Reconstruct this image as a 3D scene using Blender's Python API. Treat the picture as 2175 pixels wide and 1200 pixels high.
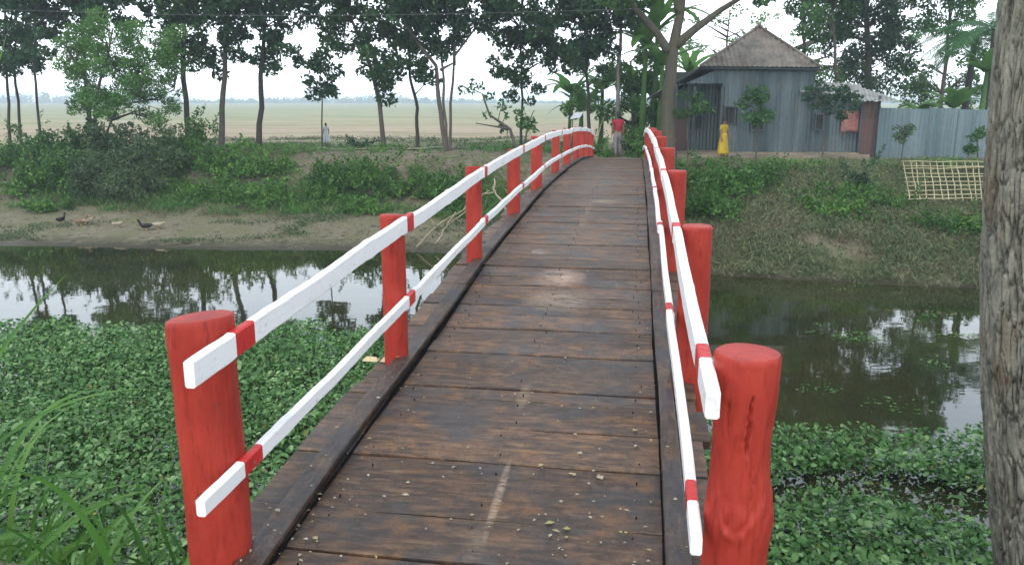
import bpy, math, random
import numpy as np
from mathutils import Vector, noise as mnoise
R = math.radians; DBG = 0
random.seed(7); RNG = np.random.default_rng(7)
for o in list(bpy.data.objects): bpy.data.objects.remove(o)
scene = bpy.context.scene
COL = scene.collection

# ------------------------------------------------------------------ camera
PITCH = R(12.8); CAMZ = 4.0; F = 1690.0; CX, CY = 1087.5, 600.0
cam_d = bpy.data.cameras.new('camera'); cam = bpy.data.objects.new('camera', cam_d); COL.objects.link(cam)
cam.location = (0, 0, CAMZ); cam.rotation_euler = (math.pi/2 - PITCH, 0, 0)
cam_d.sensor_width = 36; cam_d.lens = 36*F/2175; cam_d.clip_start = .05; cam_d.clip_end = 6000
scene.camera = cam
# ------------------------------------------------------------------ world
SUN_EL, SUN_AZ = 58, 200
w = bpy.data.worlds.new('World'); scene.world = w; w.use_nodes = True
nt = w.node_tree; nt.nodes.clear()
def N(t, **k):
    n = nt.nodes.new(t)
    for a, b in k.items(): setattr(n, a, b)
    return n
sky = N('ShaderNodeTexSky', sky_type='NISHITA', sun_disc=False)
sky.sun_elevation = R(SUN_EL); sky.sun_rotation = R(SUN_AZ); sky.air_density = 1.2; sky.dust_density = 4; sky.ozone_density = 2
bg1 = N('ShaderNodeBackground'); bg1.inputs[1].default_value = .06
nt.links.new(sky.outputs[0], bg1.inputs[0])
tc = N('ShaderNodeTexCoord'); sep = N('ShaderNodeSeparateXYZ'); nt.links.new(tc.outputs['Generated'], sep.inputs[0])
ramp = N('ShaderNodeValToRGB'); nt.links.new(sep.outputs[2], ramp.inputs[0])
e = ramp.color_ramp.elements
e[0].position = 0; e[0].color = (1.5, 1.6, 1.68, 1)
e[1].position = 1; e[1].color = (.42, .45, .49, 1)
k = ramp.color_ramp.elements.new(.40); k.color = (1.05, 1.16, 1.33, 1)
k = ramp.color_ramp.elements.new(.62); k.color = (.60, .65, .72, 1)
nz = N('ShaderNodeTexNoise'); nz.inputs['Scale'].default_value = 2.2; nz.inputs['Detail'].default_value = 4
nt.links.new(tc.outputs['Generated'], nz.inputs['Vector'])
mr = N('ShaderNodeMapRange'); mr.inputs[3].default_value = 1.25; mr.inputs[4].default_value = 1.75
nt.links.new(nz.outputs[0], mr.inputs[0])
bg2 = N('ShaderNodeBackground'); nt.links.new(ramp.outputs[0], bg2.inputs[0]); nt.links.new(mr.outputs[0], bg2.inputs[1])
add = N('ShaderNodeAddShader'); nt.links.new(bg1.outputs[0], add.inputs[0]); nt.links.new(bg2.outputs[0], add.inputs[1])
wo = N('ShaderNodeOutputWorld'); nt.links.new(add.outputs[0], wo.inputs[0])
# ------------------------------------------------------------------ sun (overcast)
sd = bpy.data.lights.new('sun', 'SUN'); sd.energy = 1.4; sd.angle = R(12); sd.color = (1, .96, .9)
sun = bpy.data.objects.new('sun', sd); COL.objects.link(sun)
sun.rotation_euler = (R(90-SUN_EL), 0, R(180-SUN_AZ)); sun.location = (0, 0, 40)
scene.view_settings.view_transform = 'Standard'; scene.view_settings.look = 'None'
scene.view_settings.exposure = 0.0; scene.view_settings.gamma = 1
scene.cycles.pixel_filter_width = 1.9
scene.cycles.max_bounces = 6; scene.cycles.diffuse_bounces = 3; scene.cycles.transparent_max_bounces = 4

# ------------------------------------------------------------------ helpers
def ray(x, y):
    a = (x-CX)/F; b = (CY-y)/F
    return Vector((a, math.cos(PITCH)+b*math.sin(PITCH), -math.sin(PITCH)+b*math.cos(PITCH)))
def P(x, y, Y):
    d = ray(x, y); return Vector((0, 0, CAMZ)) + d*(Y/d.y)
def PZ(x, y, z):
    d = ray(x, y); return Vector((0, 0, CAMZ)) + d*((z-CAMZ)/d.z)
TH = R(8.75); UO = .556
def BR(s, u, z=0):
    a = u-UO
    return Vector((a*math.cos(TH)+s*math.sin(TH), -a*math.sin(TH)+s*math.cos(TH), z))
def toSU(X, Y):
    return X*math.sin(TH)+Y*math.cos(TH), X*math.cos(TH)-Y*math.sin(TH)+UO
def deckz(s): return 2.785-.0037*(s-13.3)**2-.028*math.exp(-((s-4.9)/1.3)**2)-.03*math.exp(-((s-16)/4)**2)

def tag(o, label=None, cat=None, group=None, kind=None):
    if label: o['label'] = label
    if cat: o['category'] = cat
    if group: o['group'] = group
    if kind: o['kind'] = kind
    return o
def empty(name, loc, label, cat, group=None, rz=0):
    o = bpy.data.objects.new(name, None); COL.objects.link(o); o.location = loc; o.rotation_euler = (0, 0, rz)
    o.empty_display_size = .2
    return tag(o, label, cat, group)

class MB:
    def __init__(s): s.v = []; s.f = []; s.m = []; s.n = 0
    def add(s, v, f, mi=0):
        v = np.asarray(v, float).reshape(-1, 3)
        s.v.append(v); s.f += [tuple(int(i)+s.n for i in q) for q in f]; s.m += [mi]*len(f); s.n += len(v)
        return s
    def box(s, c, d, mi=0, rz=0, bev=0):
        x, y, z = [t/2 for t in d]
        pts = [(-x,-y,-z),(x,-y,-z),(x,y,-z),(-x,y,-z),(-x,-y,z),(x,-y,z),(x,y,z),(-x,y,z)]
        cs, sn = math.cos(rz), math.sin(rz)
        pts = [(c[0]+a*cs-b*sn, c[1]+a*sn+b*cs, c[2]+h) for a, b, h in pts]
        return s.add(pts, [(0,3,2,1),(4,5,6,7),(0,1,5,4),(1,2,6,5),(2,3,7,6),(3,0,4,7)], mi)
    def hexa(s, p, mi=0):
        return s.add(p, [(0,3,2,1),(4,5,6,7),(0,1,5,4),(1,2,6,5),(2,3,7,6),(3,0,4,7)], mi)
    def tube(s, pts, rad, n=8, mi=0, cap=True):
        pts = [Vector(p) for p in pts]; m = len(pts)
        if not hasattr(rad, '__len__'): rad = [rad]*m
        V = []; up = None
        for i, p in enumerate(pts):
            t = (pts[min(i+1, m-1)]-pts[max(i-1, 0)]).normalized()
            if up is None: up = t.orthogonal().normalized()
            up = (up-t*up.dot(t)).normalized(); b = t.cross(up)
            for j in range(n):
                a = 2*math.pi*j/n; V.append(p+(up*math.cos(a)+b*math.sin(a))*rad[i])
        Fc = [(i*n+j, i*n+(j+1) % n, (i+1)*n+(j+1) % n, (i+1)*n+j) for i in range(m-1) for j in range(n)]
        if cap: Fc += [tuple(range(n-1, -1, -1)), tuple((m-1)*n+j for j in range(n))]
        return s.add(V, Fc, mi)
    def ellipsoid(s, c, r, nu=12, nv=8, mi=0):
        V = [(c[0], c[1], c[2]-r[2])]
        for i in range(1, nv):
            p = -math.pi/2+math.pi*i/nv
            for j in range(nu):
                a = 2*math.pi*j/nu
                V.append((c[0]+r[0]*math.cos(p)*math.cos(a), c[1]+r[1]*math.cos(p)*math.sin(a), c[2]+r[2]*math.sin(p)))
        V.append((c[0], c[1], c[2]+r[2])); L = len(V)-1; Fc = []
        for j in range(nu):
            Fc.append((0, 1+(j+1) % nu, 1+j)); Fc.append((L, L-nu+j, L-nu+(j+1) % nu))
        for i in range(nv-2):
            for j in range(nu):
                a = 1+i*nu; Fc.append((a+j, a+(j+1) % nu, a+nu+(j+1) % nu, a+nu+j))
        return s.add(V, Fc, mi)
    def build(s, name, mats, parent=None, smooth=False):
        if not isinstance(mats, (list, tuple)): mats = [mats]
        me = bpy.data.meshes.new(name)
        V = np.concatenate(s.v) if s.v else np.zeros((0, 3))
        me.from_pydata(V.tolist(), [], s.f)
        for m in mats: me.materials.append(m)
        me.polygons.foreach_set('material_index', s.m)
        me.polygons.foreach_set('use_smooth', [smooth]*len(s.f)); me.update()
        return link(name, me, parent)
def link(name, me, parent=None):
    if DBG: print("OBJ", name, len(me.vertices), flush=True)
    o = bpy.data.objects.new(name, me); COL.objects.link(o)
    if parent is not None: o.parent = parent
    return o
def quads_mesh(name, V, mat, parent=None, nper=4):
    """V: (n,nper,3) array of separate faces"""
    n = len(V); me = bpy.data.meshes.new(name)
    me.vertices.add(n*nper); me.vertices.foreach_set('co', V.reshape(-1).astype(np.float32))
    me.loops.add(n*nper); me.loops.foreach_set('vertex_index', np.arange(n*nper, dtype=np.int32))
    me.polygons.add(n); me.polygons.foreach_set('loop_start', np.arange(0, n*nper, nper, dtype=np.int32))
    me.materials.append(mat); me.update(calc_edges=True); me.validate()
    return link(name, me, parent)
def grid_mesh(name, V, nr, nc, mat, parent=None, smooth=True, closed=False):
    """V (nr*nc,3) row-major"""
    me = bpy.data.meshes.new(name)
    me.vertices.add(len(V)); me.vertices.foreach_set('co', np.asarray(V, np.float32).reshape(-1))
    i = np.arange(nr-1)[:, None]; cc = nc if closed else nc-1; j = np.arange(cc)[None, :]
    j2 = (j+1) % nc
    q = np.stack([i*nc+j+0*j2, i*nc+j2, (i+1)*nc+j2, (i+1)*nc+j], -1).reshape(-1, 4)
    n = len(q); me.loops.add(n*4); me.loops.foreach_set('vertex_index', q.reshape(-1).astype(np.int32))
    me.polygons.add(n); me.polygons.foreach_set('loop_start', np.arange(0, n*4, 4, dtype=np.int32))
    me.polygons.foreach_set('use_smooth', np.full(n, smooth)); me.materials.append(mat)
    me.update(calc_edges=True); me.validate()
    return link(name, me, parent)

def unit(a): return a/np.maximum(np.linalg.norm(a, axis=-1, keepdims=True), 1e-9)
def leaf_quads(C, L, W, down=0.0, up=0.0, rng=RNG, fold=.18):
    """leaf-shaped quads at centres C; down/up bias the tip direction"""
    n = len(C); d = rng.normal(size=(n, 3)); d = unit(d); d[:, 2] += up-down; d = unit(d)
    r = rng.normal(size=(n, 3)); s = unit(np.cross(d, r)); nn = np.cross(s, d)
    L = (L*rng.uniform(.65, 1.25, n))[:, None]; W = (W*rng.uniform(.7, 1.2, n))[:, None]
    base = C-d*L*.5; tip = C+d*L*.5; mid = C-d*L*.05
    return np.stack([base, mid+s*W*.5+nn*W*fold, tip, mid-s*W*.5+nn*W*fold], 1)

# ------------------------------------------------------------------ materials
def mat(name):
    m = bpy.data.materials.new(name); m.use_nodes = True; t = m.node_tree
    return m, t, t.nodes['Principled BSDF'], t.nodes['Material Output']
def nd(t, ty, ins=None, **k):
    n = t.nodes.new(ty)
    for a, b in k.items(): setattr(n, a, b)
    if ins:
        for a, b in ins.items():
            if hasattr(b, 'is_linked') or isinstance(b, bpy.types.NodeSocket): t.links.new(b, n.inputs[a])
            else: n.inputs[a].default_value = b
    return n
def rampn(t, fac, cols):
    n = t.nodes.new('ShaderNodeValToRGB'); t.links.new(fac, n.inputs[0]); cr = n.color_ramp
    while len(cr.elements) < len(cols): cr.elements.new(.5)
    for e_, (p, c) in zip(cr.elements, cols):
        e_.position = p; e_.color = (*c, 1) if len(c) == 3 else c
    return n.outputs[0]
def noise_(t, scale, detail=4, rough=.55, vec=None, stretch=None, dist=0):
    if stretch is not None:
        mp = nd(t, 'ShaderNodeMapping', {'Scale': stretch}); t.links.new(vec, mp.inputs[0]); vec = mp.outputs[0]
    n = nd(t, 'ShaderNodeTexNoise', {'Scale': scale, 'Detail': detail, 'Roughness': rough, 'Distortion': dist})
    if vec is not None: t.links.new(vec, n.inputs['Vector'])
    return n.outputs[0]
def coords(t, which='Object'): return t.nodes.new('ShaderNodeTexCoord').outputs[which]
def mixc(t, fac, a, b, mode='MIX'):
    n = t.nodes.new('ShaderNodeMix'); n.data_type = 'RGBA'; n.blend_type = mode
    for sock, v in ((n.inputs[0], fac), (n.inputs[6], a), (n.inputs[7], b)):
        if isinstance(v, bpy.types.NodeSocket): t.links.new(v, sock)
        elif isinstance(v, (int, float)): sock.default_value = v
        else: sock.default_value = (*v, 1)
    return n.outputs[2]
def mathn(t, op, a, b=None, c=None, clamp=False):
    n = t.nodes.new('ShaderNodeMath'); n.operation = op; n.use_clamp = clamp
    for i, v in enumerate((a, b, c)):
        if v is None: continue
        if isinstance(v, bpy.types.NodeSocket): t.links.new(v, n.inputs[i])
        else: n.inputs[i].default_value = v
    return n.outputs[0]
def bump(t, bsdf, h, strength=.3, dist=.01):
    b = nd(t, 'ShaderNodeBump', {'Strength': strength, 'Distance': dist}); t.links.new(h, b.inputs['Height'])
    t.links.new(b.outputs[0], bsdf.inputs['Normal'])

def leaf_mat(name, cols, trans=.25, rough=.5, nscale=.6, spec=.35):
    m, t, b, out = mat(name)
    rnd = nd(t, 'ShaderNodeNewGeometry').outputs['Random Per Island']
    n = noise_(t, nscale, 3, .5, coords(t))
    f = mathn(t, 'ADD', mathn(t, 'MULTIPLY', rnd, .55), mathn(t, 'MULTIPLY', mathn(t, 'SUBTRACT', n, .28, clamp=True), 1.0), clamp=True)
    k = len(cols)-1
    c = rampn(t, f, [(.1+.85*i/k, cc) for i, cc in enumerate(cols)])
    t.links.new(c, b.inputs['Base Color']); b.inputs['Roughness'].default_value = rough
    b.inputs['Specular IOR Level'].default_value = spec
    tr = nd(t, 'ShaderNodeBsdfTranslucent'); t.links.new(c, tr.inputs[0])
    mx = nd(t, 'ShaderNodeMixShader', {0: trans}); t.links.new(b.outputs[0], mx.inputs[1]); t.links.new(tr.outputs[0], mx.inputs[2])
    t.links.new(mx.outputs[0], out.inputs[0]); return m
M = {}
M['leaf_dark'] = leaf_mat('dark_foliage', [(.012, .042, .024), (.028, .085, .036), (.075, .17, .055)], .35)
M['leaf_mid'] = leaf_mat('mid_foliage', [(.014, .06, .016), (.045, .14, .03), (.13, .27, .06)], .32)
M['leaf_deep'] = leaf_mat('deep_green_foliage', [(.014, .052, .018), (.035, .105, .028), (.09, .20, .045)], .35)
M['leaf_light'] = leaf_mat('light_foliage', [(.035, .12, .03), (.10, .24, .05), (.20, .36, .10)], .4)
M['leaf_bush'] = leaf_mat('bush_foliage', [(.012, .05, .009), (.05, .15, .022), (.14, .29, .045)], .25)
M['leaf_bright'] = leaf_mat('bright_bush_foliage', [(.024, .085, .012), (.075, .20, .028), (.18, .34, .06)], .25)
M['leaf_dusty'] = leaf_mat('dusty_foliage', [(.025, .06, .022), (.065, .12, .045), (.14, .19, .08)], .2)
M['leaf_water'] = leaf_mat('floating_plant_leaf', [(.018, .075, .012), (.07, .20, .038), (.28, .45, .19)], .2, .5, 3.0, .4)
M['leaf_banana'] = leaf_mat('banana_leaf', [(.05, .15, .03), (.12, .28, .06), (.22, .42, .10)], .5, .4)
M['leaf_palm'] = leaf_mat('palm_leaf', [(.03, .11, .04), (.06, .18, .06), (.12, .27, .09)], .4, .4)
M['grass'] = leaf_mat('grass_blades', [(.03, .10, .02), (.075, .20, .035), (.17, .34, .07)], .3, .42, 1.5)
M['drygrass'] = leaf_mat('parched_grass_blades', [(.075, .105, .045), (.15, .185, .08), (.25, .27, .15)], .2, .6, 1)
M['deadleaf'] = leaf_mat('yellowed_leaf', [(.16, .10, .03), (.30, .24, .05), (.38, .36, .12)], .2, .6, 3)
M['dry'] = leaf_mat('dry_stalks', [(.09, .075, .045), (.15, .125, .075), (.21, .18, .11)], .15, .7, 1)

def bark_mat(name, a, b_, c, sc=9):
    m, t, b, out = mat(name); co = coords(t)
    n1 = noise_(t, sc, 6, .65, co, (1, 1, .22)); n2 = noise_(t, 1.7, 3, .5, co)
    col = mixc(t, n2, rampn(t, n1, [(.3, a), (.6, b_)]), c)
    t.links.new(col, b.inputs['Base Color']); b.inputs['Roughness'].default_value = .85; bump(t, b, n1, .5, .02); return m
M['bark'] = bark_mat('bark_brown', (.035, .028, .022), (.12, .095, .075), (.10, .085, .07))
M['bark_grey'] = bark_mat('bark_grey', (.035, .03, .022), (.10, .085, .06), (.075, .07, .04))
M['bark_pale'] = bark_mat('bark_pale', (.08, .075, .07), (.19, .18, .165), (.14, .135, .12))
M['bark_dark'] = bark_mat('bark_dark', (.018, .016, .014), (.06, .05, .042), (.045, .04, .035))

# big trunk bark
m, t, b, out = mat('flaking_bark'); co = coords(t)
n1 = noise_(t, 22, 7, .7, co, (1, 1, .3)); n2 = noise_(t, 5, 4, .6, co, (1, 1, .35)); n3 = noise_(t, 60, 3, .6, co)
g = rampn(t, n1, [(.34, (.045, .04, .032)), (.46, (.17, .17, .135)), (.64, (.30, .285, .225))])
g = mixc(t, rampn(t, n2, [(.54, (0, 0, 0)), (.66, (.7, .7, .7))]), g, (.13, .082, .045))
n4 = noise_(t, 3.1, 3, .6, co, (1, 1, .5))
g = mixc(t, rampn(t, n4, [(.58, (0, 0, 0)), (.72, (.6, .6, .6))]), g, (.17, .22, .16))
cav = nd(t, 'ShaderNodeAttribute', attribute_name='fissure').outputs['Fac']
g = mixc(t, cav, g, (.022, .018, .015))
t.links.new(g, b.inputs['Base Color']); b.inputs['Roughness'].default_value = .9; b.inputs['Specular IOR Level'].default_value = .2
bump(t, b, mathn(t, 'ADD', n1, n3), .6, .012); M['flaking'] = m

# red paint
def paint(name, c1, c2, rough=.42):
    m, t, b, out = mat(name); co = coords(t)
    n = noise_(t, 6, 5, .6, co, (1, 1, .5)); n2 = noise_(t, 45, 4, .6, co, (1, 1, .2)); n3 = noise_(t, 2.3, 3, .5, co)
    c = mixc(t, rampn(t, n, [(.35, (0, 0, 0)), (.7, (1, 1, 1))]), c1, c2)
    c = mixc(t, rampn(t, n2, [(.56, (0, 0, 0)), (.74, (.6, .6, .6))]), c, tuple(x*.35 for x in c1))
    n5 = noise_(t, 30, 6, .75, co, (1, 1, .6)); c = mixc(t, rampn(t, n5, [(.63, (0, 0, 0)), (.67, (.75, .75, .75))]), c, (.11, .05, .035))
    c = mixc(t, rampn(t, n3, [(.55, (0, 0, 0)), (.75, (.35, .35, .35))]), c, tuple(x*.55 for x in c1))
    t.links.new(c, b.inputs['Base Color']); b.inputs['Roughness'].default_value = rough; b.inputs['Specular IOR Level'].default_value = .3
    bump(t, b, mathn(t, 'ADD', n2, n), .45, .01); return m
M['red'] = paint('red_paint', (.30, .025, .015), (.44, .046, .028), .5)
M['redband'] = paint('red_band_paint', (.50, .022, .020), (.58, .04, .035), .4)
m, t, b, out = mat('white_paint'); co = coords(t)
n = noise_(t, 14, 5, .6, co, (1, .35, 1)); n2 = noise_(t, 60, 3, .6, co, (1, .12, 1))
c = rampn(t, n, [(.26, (.66, .63, .58)), (.40, (.84, .84, .83)), (.7, (.88, .88, .87))])
c = mixc(t, rampn(t, n2, [(.64, (0, 0, 0)), (.80, (.5, .5, .5))]), c, (.45, .41, .36))
n5 = noise_(t, 30, 6, .8, co); c = mixc(t, rampn(t, n5, [(.60, (0, 0, 0)), (.66, (.7, .7, .7))]), c, (.42, .33, .27))
t.links.new(c, b.inputs['Base Color']); b.inputs['Roughness'].default_value = .45; bump(t, b, n2, .3, .004); M['white'] = m

# deck wood: local x = across the bridge (grain), y = along
def deck_mat(name, tint=(1, 1, 1), grain=(1, 0, 0), marks=True):
    m, t, b, out = mat(name); co = coords(t)
    st = (1.1, 7, 1) if grain[0] else (7, 1.1, 1)
    isl = nd(t, 'ShaderNodeNewGeometry').outputs['Random Per Island']
    off = nd(t, 'ShaderNodeCombineXYZ', {0: mathn(t, 'MULTIPLY', isl, 37.0), 2: mathn(t, 'MULTIPLY', isl, 11.0)}).outputs[0]
    va = nd(t, 'ShaderNodeVectorMath', operation='ADD'); t.links.new(co, va.inputs[0]); t.links.new(off, va.inputs[1]); v = va.outputs[0]
    g1 = noise_(t, 4.5, 8, .68, v, st, .6); g2 = noise_(t, 16, 5, .7, v, st); p1 = noise_(t, 2.6, 5, .6, co); p2 = noise_(t, 1.3, 3, .5, v, (1, 1.5, 1))
    p3 = noise_(t, 5, 4, .6, co, (1, 1.4, 1))
    c = rampn(t, g1, [(.30, (.012, .009, .008)), (.46, (.050, .030, .019)), (.58, (.105, .062, .036)), (.76, (.18, .12, .075))])
    c = mixc(t, rampn(t, p1, [(.50, (0, 0, 0)), (.62, (.75, .75, .75))]), c, (.035, .038, .046))      # damp blue grey
    c = mixc(t, rampn(t, p3, [(.52, (0, 0, 0)), (.68, (.7, .7, .7))]), c, (.15, .075, .030))           # rusty brown
    c = mixc(t, rampn(t, g2, [(.55, (0, 0, 0)), (.8, (.5, .5, .5))]), c, (.012, .010, .010))
    g4 = noise_(t, 30, 6, .8, v, (st[0]*.5, st[1]*1.3, 1)); c = mixc(t, rampn(t, g4, [(.58, (0, 0, 0)), (.64, (.85, .85, .85))]), c, (.006, .005, .005))
    m1 = noise_(t, 13, 8, .75, co, (1, 1.3, 1)); m2 = noise_(t, 55, 5, .75, co)
    c = mixc(t, rampn(t, m1, [(.46, (0, 0, 0)), (.60, (.7, .7, .7))]), c, (.022, .018, .017))
    c = mixc(t, rampn(t, m2, [(.58, (0, 0, 0)), (.75, (.55, .55, .55))]), c, (.17, .13, .09))
    tone = mathn(t, 'ADD', mathn(t, 'MULTIPLY', isl, .7), .95)
    tn = nd(t, 'ShaderNodeCombineXYZ', {0: tone, 1: tone, 2: tone}).outputs[0]
    c = mixc(t, 1.0, c, tn, 'MULTIPLY'); c = mixc(t, 1.0, c, tint, 'MULTIPLY')
    if marks:
        sp = nd(t, 'ShaderNodeSeparateXYZ'); t.links.new(co, sp.inputs[0])
        wn = noise_(t, 26, 7, .8, co, (.35, 1.6, 1)); wn2 = noise_(t, 9, 5, .7, co)
        def patch(u, s, ru, rs, amt, cc):
            nonlocal c
            du = mathn(t, 'POWER', mathn(t, 'DIVIDE', mathn(t, 'SUBTRACT', sp.outputs[0], u), ru), 2)
            ds = mathn(t, 'POWER', mathn(t, 'DIVIDE', mathn(t, 'SUBTRACT', sp.outputs[1], s), rs), 2)
            g = mathn(t, 'SUBTRACT', 1, mathn(t, 'ADD', du, ds), clamp=True)
            g = mathn(t, 'MULTIPLY', g, mathn(t, 'MULTIPLY', mathn(t, 'SUBTRACT', mathn(t, 'ADD', mathn(t, 'MULTIPLY', wn, .7), mathn(t, 'MULTIPLY', wn2, .3)), .43, clamp=True), 8, clamp=True), clamp=True)
            c = mixc(t, mathn(t, 'MULTIPLY', g, amt), c, cc)
        patch(-.03, 6.35, .24, .30, 1.0, (.42, .29, .21)); patch(.02, 5.75, .30, .28, .75, (.33, .26, .19))
        patch(.035, 3.0, .022, .36, .95, (.36, .27, .19)); patch(.005, 2.62, .05, .22, .5, (.26, .19, .13))
        patch(.0, 4.02, .04, .20, .8, (.30, .22, .14)); patch(.0, 9.4, .06, 1.4, .5, (.25, .18, .12))
        patch(.18, 10.3, .22, .25, .8, (.36, .28, .2)); patch(-.3, 7.2, .08, .12, .9, (.36, .31, .26)); patch(0, 7.6, .45, .8, .35, (.2, .15, .11))
        patch(0, 13, .35, 4.5, .5, (.17, .14, .12))
    t.links.new(c, b.inputs['Base Color'])
    rr = nd(t, 'ShaderNodeMapRange', {0: p2, 1: .3, 2: .7, 3: .30, 4: .62}); t.links.new(rr.outputs[0], b.inputs['Roughness'])
    b.inputs['Specular IOR Level'].default_value = .45
    bump(t, b, mathn(t, 'ADD', mathn(t, 'ADD', g1, mathn(t, 'MULTIPLY', g2, .6)), mathn(t, 'MULTIPLY', noise_(t, 70, 4, .7, co), .6)), .6, .008); return m
M['deck'] = deck_mat('wet_plank_wood', (1.16, 1.10, .97))
M['kerb'] = deck_mat('edge_board_wood', (.72, .74, .76), (0, 1, 0), False)
M['beam'] = deck_mat('tarred_beam_wood', (.45, .45, .45), (0, 1, 0), False)
def plain(name, c, rough=.7, metal=0, var=.25, sc=8, spec=.4):
    m, t, b, out = mat(name); n = noise_(t, sc, 4, .6, coords(t))
    t.links.new(rampn(t, n, [(.3, tuple(x*(1-var) for x in c)), (.7, tuple(min(1, x*(1+var)) for x in c))]), b.inputs['Base Color'])
    b.inputs['Roughness'].default_value = rough; b.inputs['Metallic'].default_value = metal; b.inputs['Specular IOR Level'].default_value = spec
    return m
M['gap_nail_black'] = plain('shadow_gap_nail_black', (.006, .006, .007), 1.0, spec=.05)  # near black: paints the shade beside the edge boards, also colours nail heads
M['skin'] = plain('brown_skin', (.22, .115, .07), .55, 0, .1)
M['hair'] = plain('black_hair', (.012, .01, .01), .45, 0, .2, 60)
M['shirt'] = plain('red_shirt_cloth', (.30, .012, .03), .8, 0, .15)
M['trouser'] = plain('grey_trouser_cloth', (.19, .165, .17), .85, 0, .3, 5)
M['yellow'] = plain('yellow_dress_cloth', (.42, .29, .018), .8, 0, .2)
M['whitecloth'] = plain('white_cloth', (.62, .65, .70), .85, 0, .1)
M['orange'] = plain('orange_scarf_cloth', (.45, .13, .05), .8, 0, .2)
M['eye'] = plain('eye_dark', (.01, .008, .008), .3, 0, .1)
M['cane'] = plain('bamboo_cane', (.40, .36, .21), .6, 0, .25, 3)
M['twig'] = plain('pale_dry_branch', (.30, .25, .17), .8, 0, .25, 5)
M['cream'] = plain('raw_cut_wood', (.62, .50, .30), .7, 0, .2)
M['feather_black'] = plain('black_feathers', (.012, .012, .015), .5)
M['feather_cream'] = plain('cream_feathers', (.36, .31, .21), .8)
M['feather_brown'] = plain('brown_feathers', (.20, .13, .08), .8, 0, .4, 30)
M['bill'] = plain('yellow_bill', (.5, .32, .08), .5)
M['wire'] = plain('grey_wire', (.12, .12, .12), .5)
M['mudwall'] = plain('mud_plinth', (.23, .19, .14), .95, 0, .3, 3)
M['darkin'] = plain('dark_interior', (.018, .02, .022), .9)
M['frame'] = plain('window_frame_wood', (.06, .075, .08), .7)
M['pink'] = plain('faded_pink_cloth', (.30, .13, .11), .85, 0, .45, 9)

def tin(name, c1, c2, rustc=(.20, .10, .065), rust=.4, stripe=.8, metal=.35):
    m, t, b, out = mat(name); co = coords(t)
    n1 = noise_(t, stripe, 3, .7, co, (2.2, 2.2, .12)); n2 = noise_(t, 3, 5, .65, co, (3, 3, .35)); n3 = noise_(t, 1.0, 4, .6, co)
    c = rampn(t, n1, [(.35, c1), (.62, c2)])
    c = mixc(t, rampn(t, mathn(t, 'MULTIPLY', mathn(t, 'ADD', n2, n3), .5), [(.62-.3*rust, (0, 0, 0)), (.78-.25*rust, (.85, .85, .85))]), c, rustc)
    t.links.new(c, b.inputs['Base Color']); b.inputs['Metallic'].default_value = metal; b.inputs['Roughness'].default_value = .5
    bump(t, b, n2, .12, .01); return m
M['tin_wall'] = tin('blue_grey_tin', (.05, .078, .088), (.125, .165, .175), (.12, .105, .085), .35)
M['tin_fence'] = tin('pale_blue_tin', (.115, .175, .19), (.20, .265, .28), (.20, .19, .16), .25)
M['tin_roof'] = tin('rusty_roof_tin', (.095, .085, .068), (.23, .21, .175), (.14, .078, .05), .5, .8, .2)
M['tin_roof_pale'] = tin('pale_roof_tin', (.24, .25, .24), (.46, .47, .45), (.22, .15, .11), .2)
M['tin_red'] = tin('rust_red_tin', (.075, .042, .036), (.12, .062, .052), (.12, .07, .06), .3, .8, .1)

# ground
m, t, b, out = mat('ground_soil'); gco = nd(t, 'ShaderNodeNewGeometry').outputs['Position']
n1 = noise_(t, .9, 7, .65, gco); n2 = noise_(t, 5, 6, .65, gco); n3 = noise_(t, .25, 4, .5, gco); n4 = noise_(t, 24, 4, .7, gco)
soil = rampn(t, n2, [(.3, (.10, .085, .062)), (.55, (.20, .17, .12)), (.75, (.28, .24, .175))])
green = rampn(t, n2, [(.3, (.035, .07, .025)), (.7, (.10, .14, .05))])
bank = mixc(t, rampn(t, n1, [(.45, (0, 0, 0)), (.65, (.6, .6, .6))]), soil, green)
mud = mixc(t, rampn(t, n1, [(.35, (0, 0, 0)), (.65, (1, 1, 1))]), rampn(t, n2, [(.3, (.12, .105, .075)), (.5, (.20, .175, .13)), (.7, (.27, .24, .18))]), (.15, .155, .08))
sp = nd(t, 'ShaderNodeSeparateXYZ'); t.links.new(gco, sp.inputs[0])
hz = mathn(t, 'ADD', sp.outputs[2], mathn(t, 'MULTIPLY', mathn(t, 'SUBTRACT', n1, .5), .8))
low = rampn(t, hz, [(.45, (1, 1, 1)), (.8, (0, 0, 0))]); c = mixc(t, low, bank, mud)
wet = rampn(t, mathn(t, 'ADD', sp.outputs[2], mathn(t, 'MULTIPLY', mathn(t, 'SUBTRACT', n2, .5), .25)), [(.02, (1, 1, 1)), (.14, (0, 0, 0))])
c = mixc(t, wet, c, (.055, .052, .032))
f1 = noise_(t, .035, 5, .6, gco, (.35, 2.4, 1)); f2 = noise_(t, .2, 5, .6, gco, (.4, 2.5, 1)); f3 = noise_(t, .9, 6, .75, gco, (.5, 1.6, 1))
field = rampn(t, mathn(t, 'ADD', mathn(t, 'MULTIPLY', f1, .6), mathn(t, 'MULTIPLY', f2, .4)), [(.38, (.13, .19, .07)), (.47, (.24, .25, .13)), (.53, (.36, .28, .20)), (.62, (.40, .31, .235))])
yy = mathn(t, 'ADD', sp.outputs[1], mathn(t, 'MULTIPLY', mathn(t, 'SUBTRACT', f1, .5), 40.0))
fr = nd(t, 'ShaderNodeMapRange', {0: yy, 1: 34, 2: 134}).outputs[0]
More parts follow.
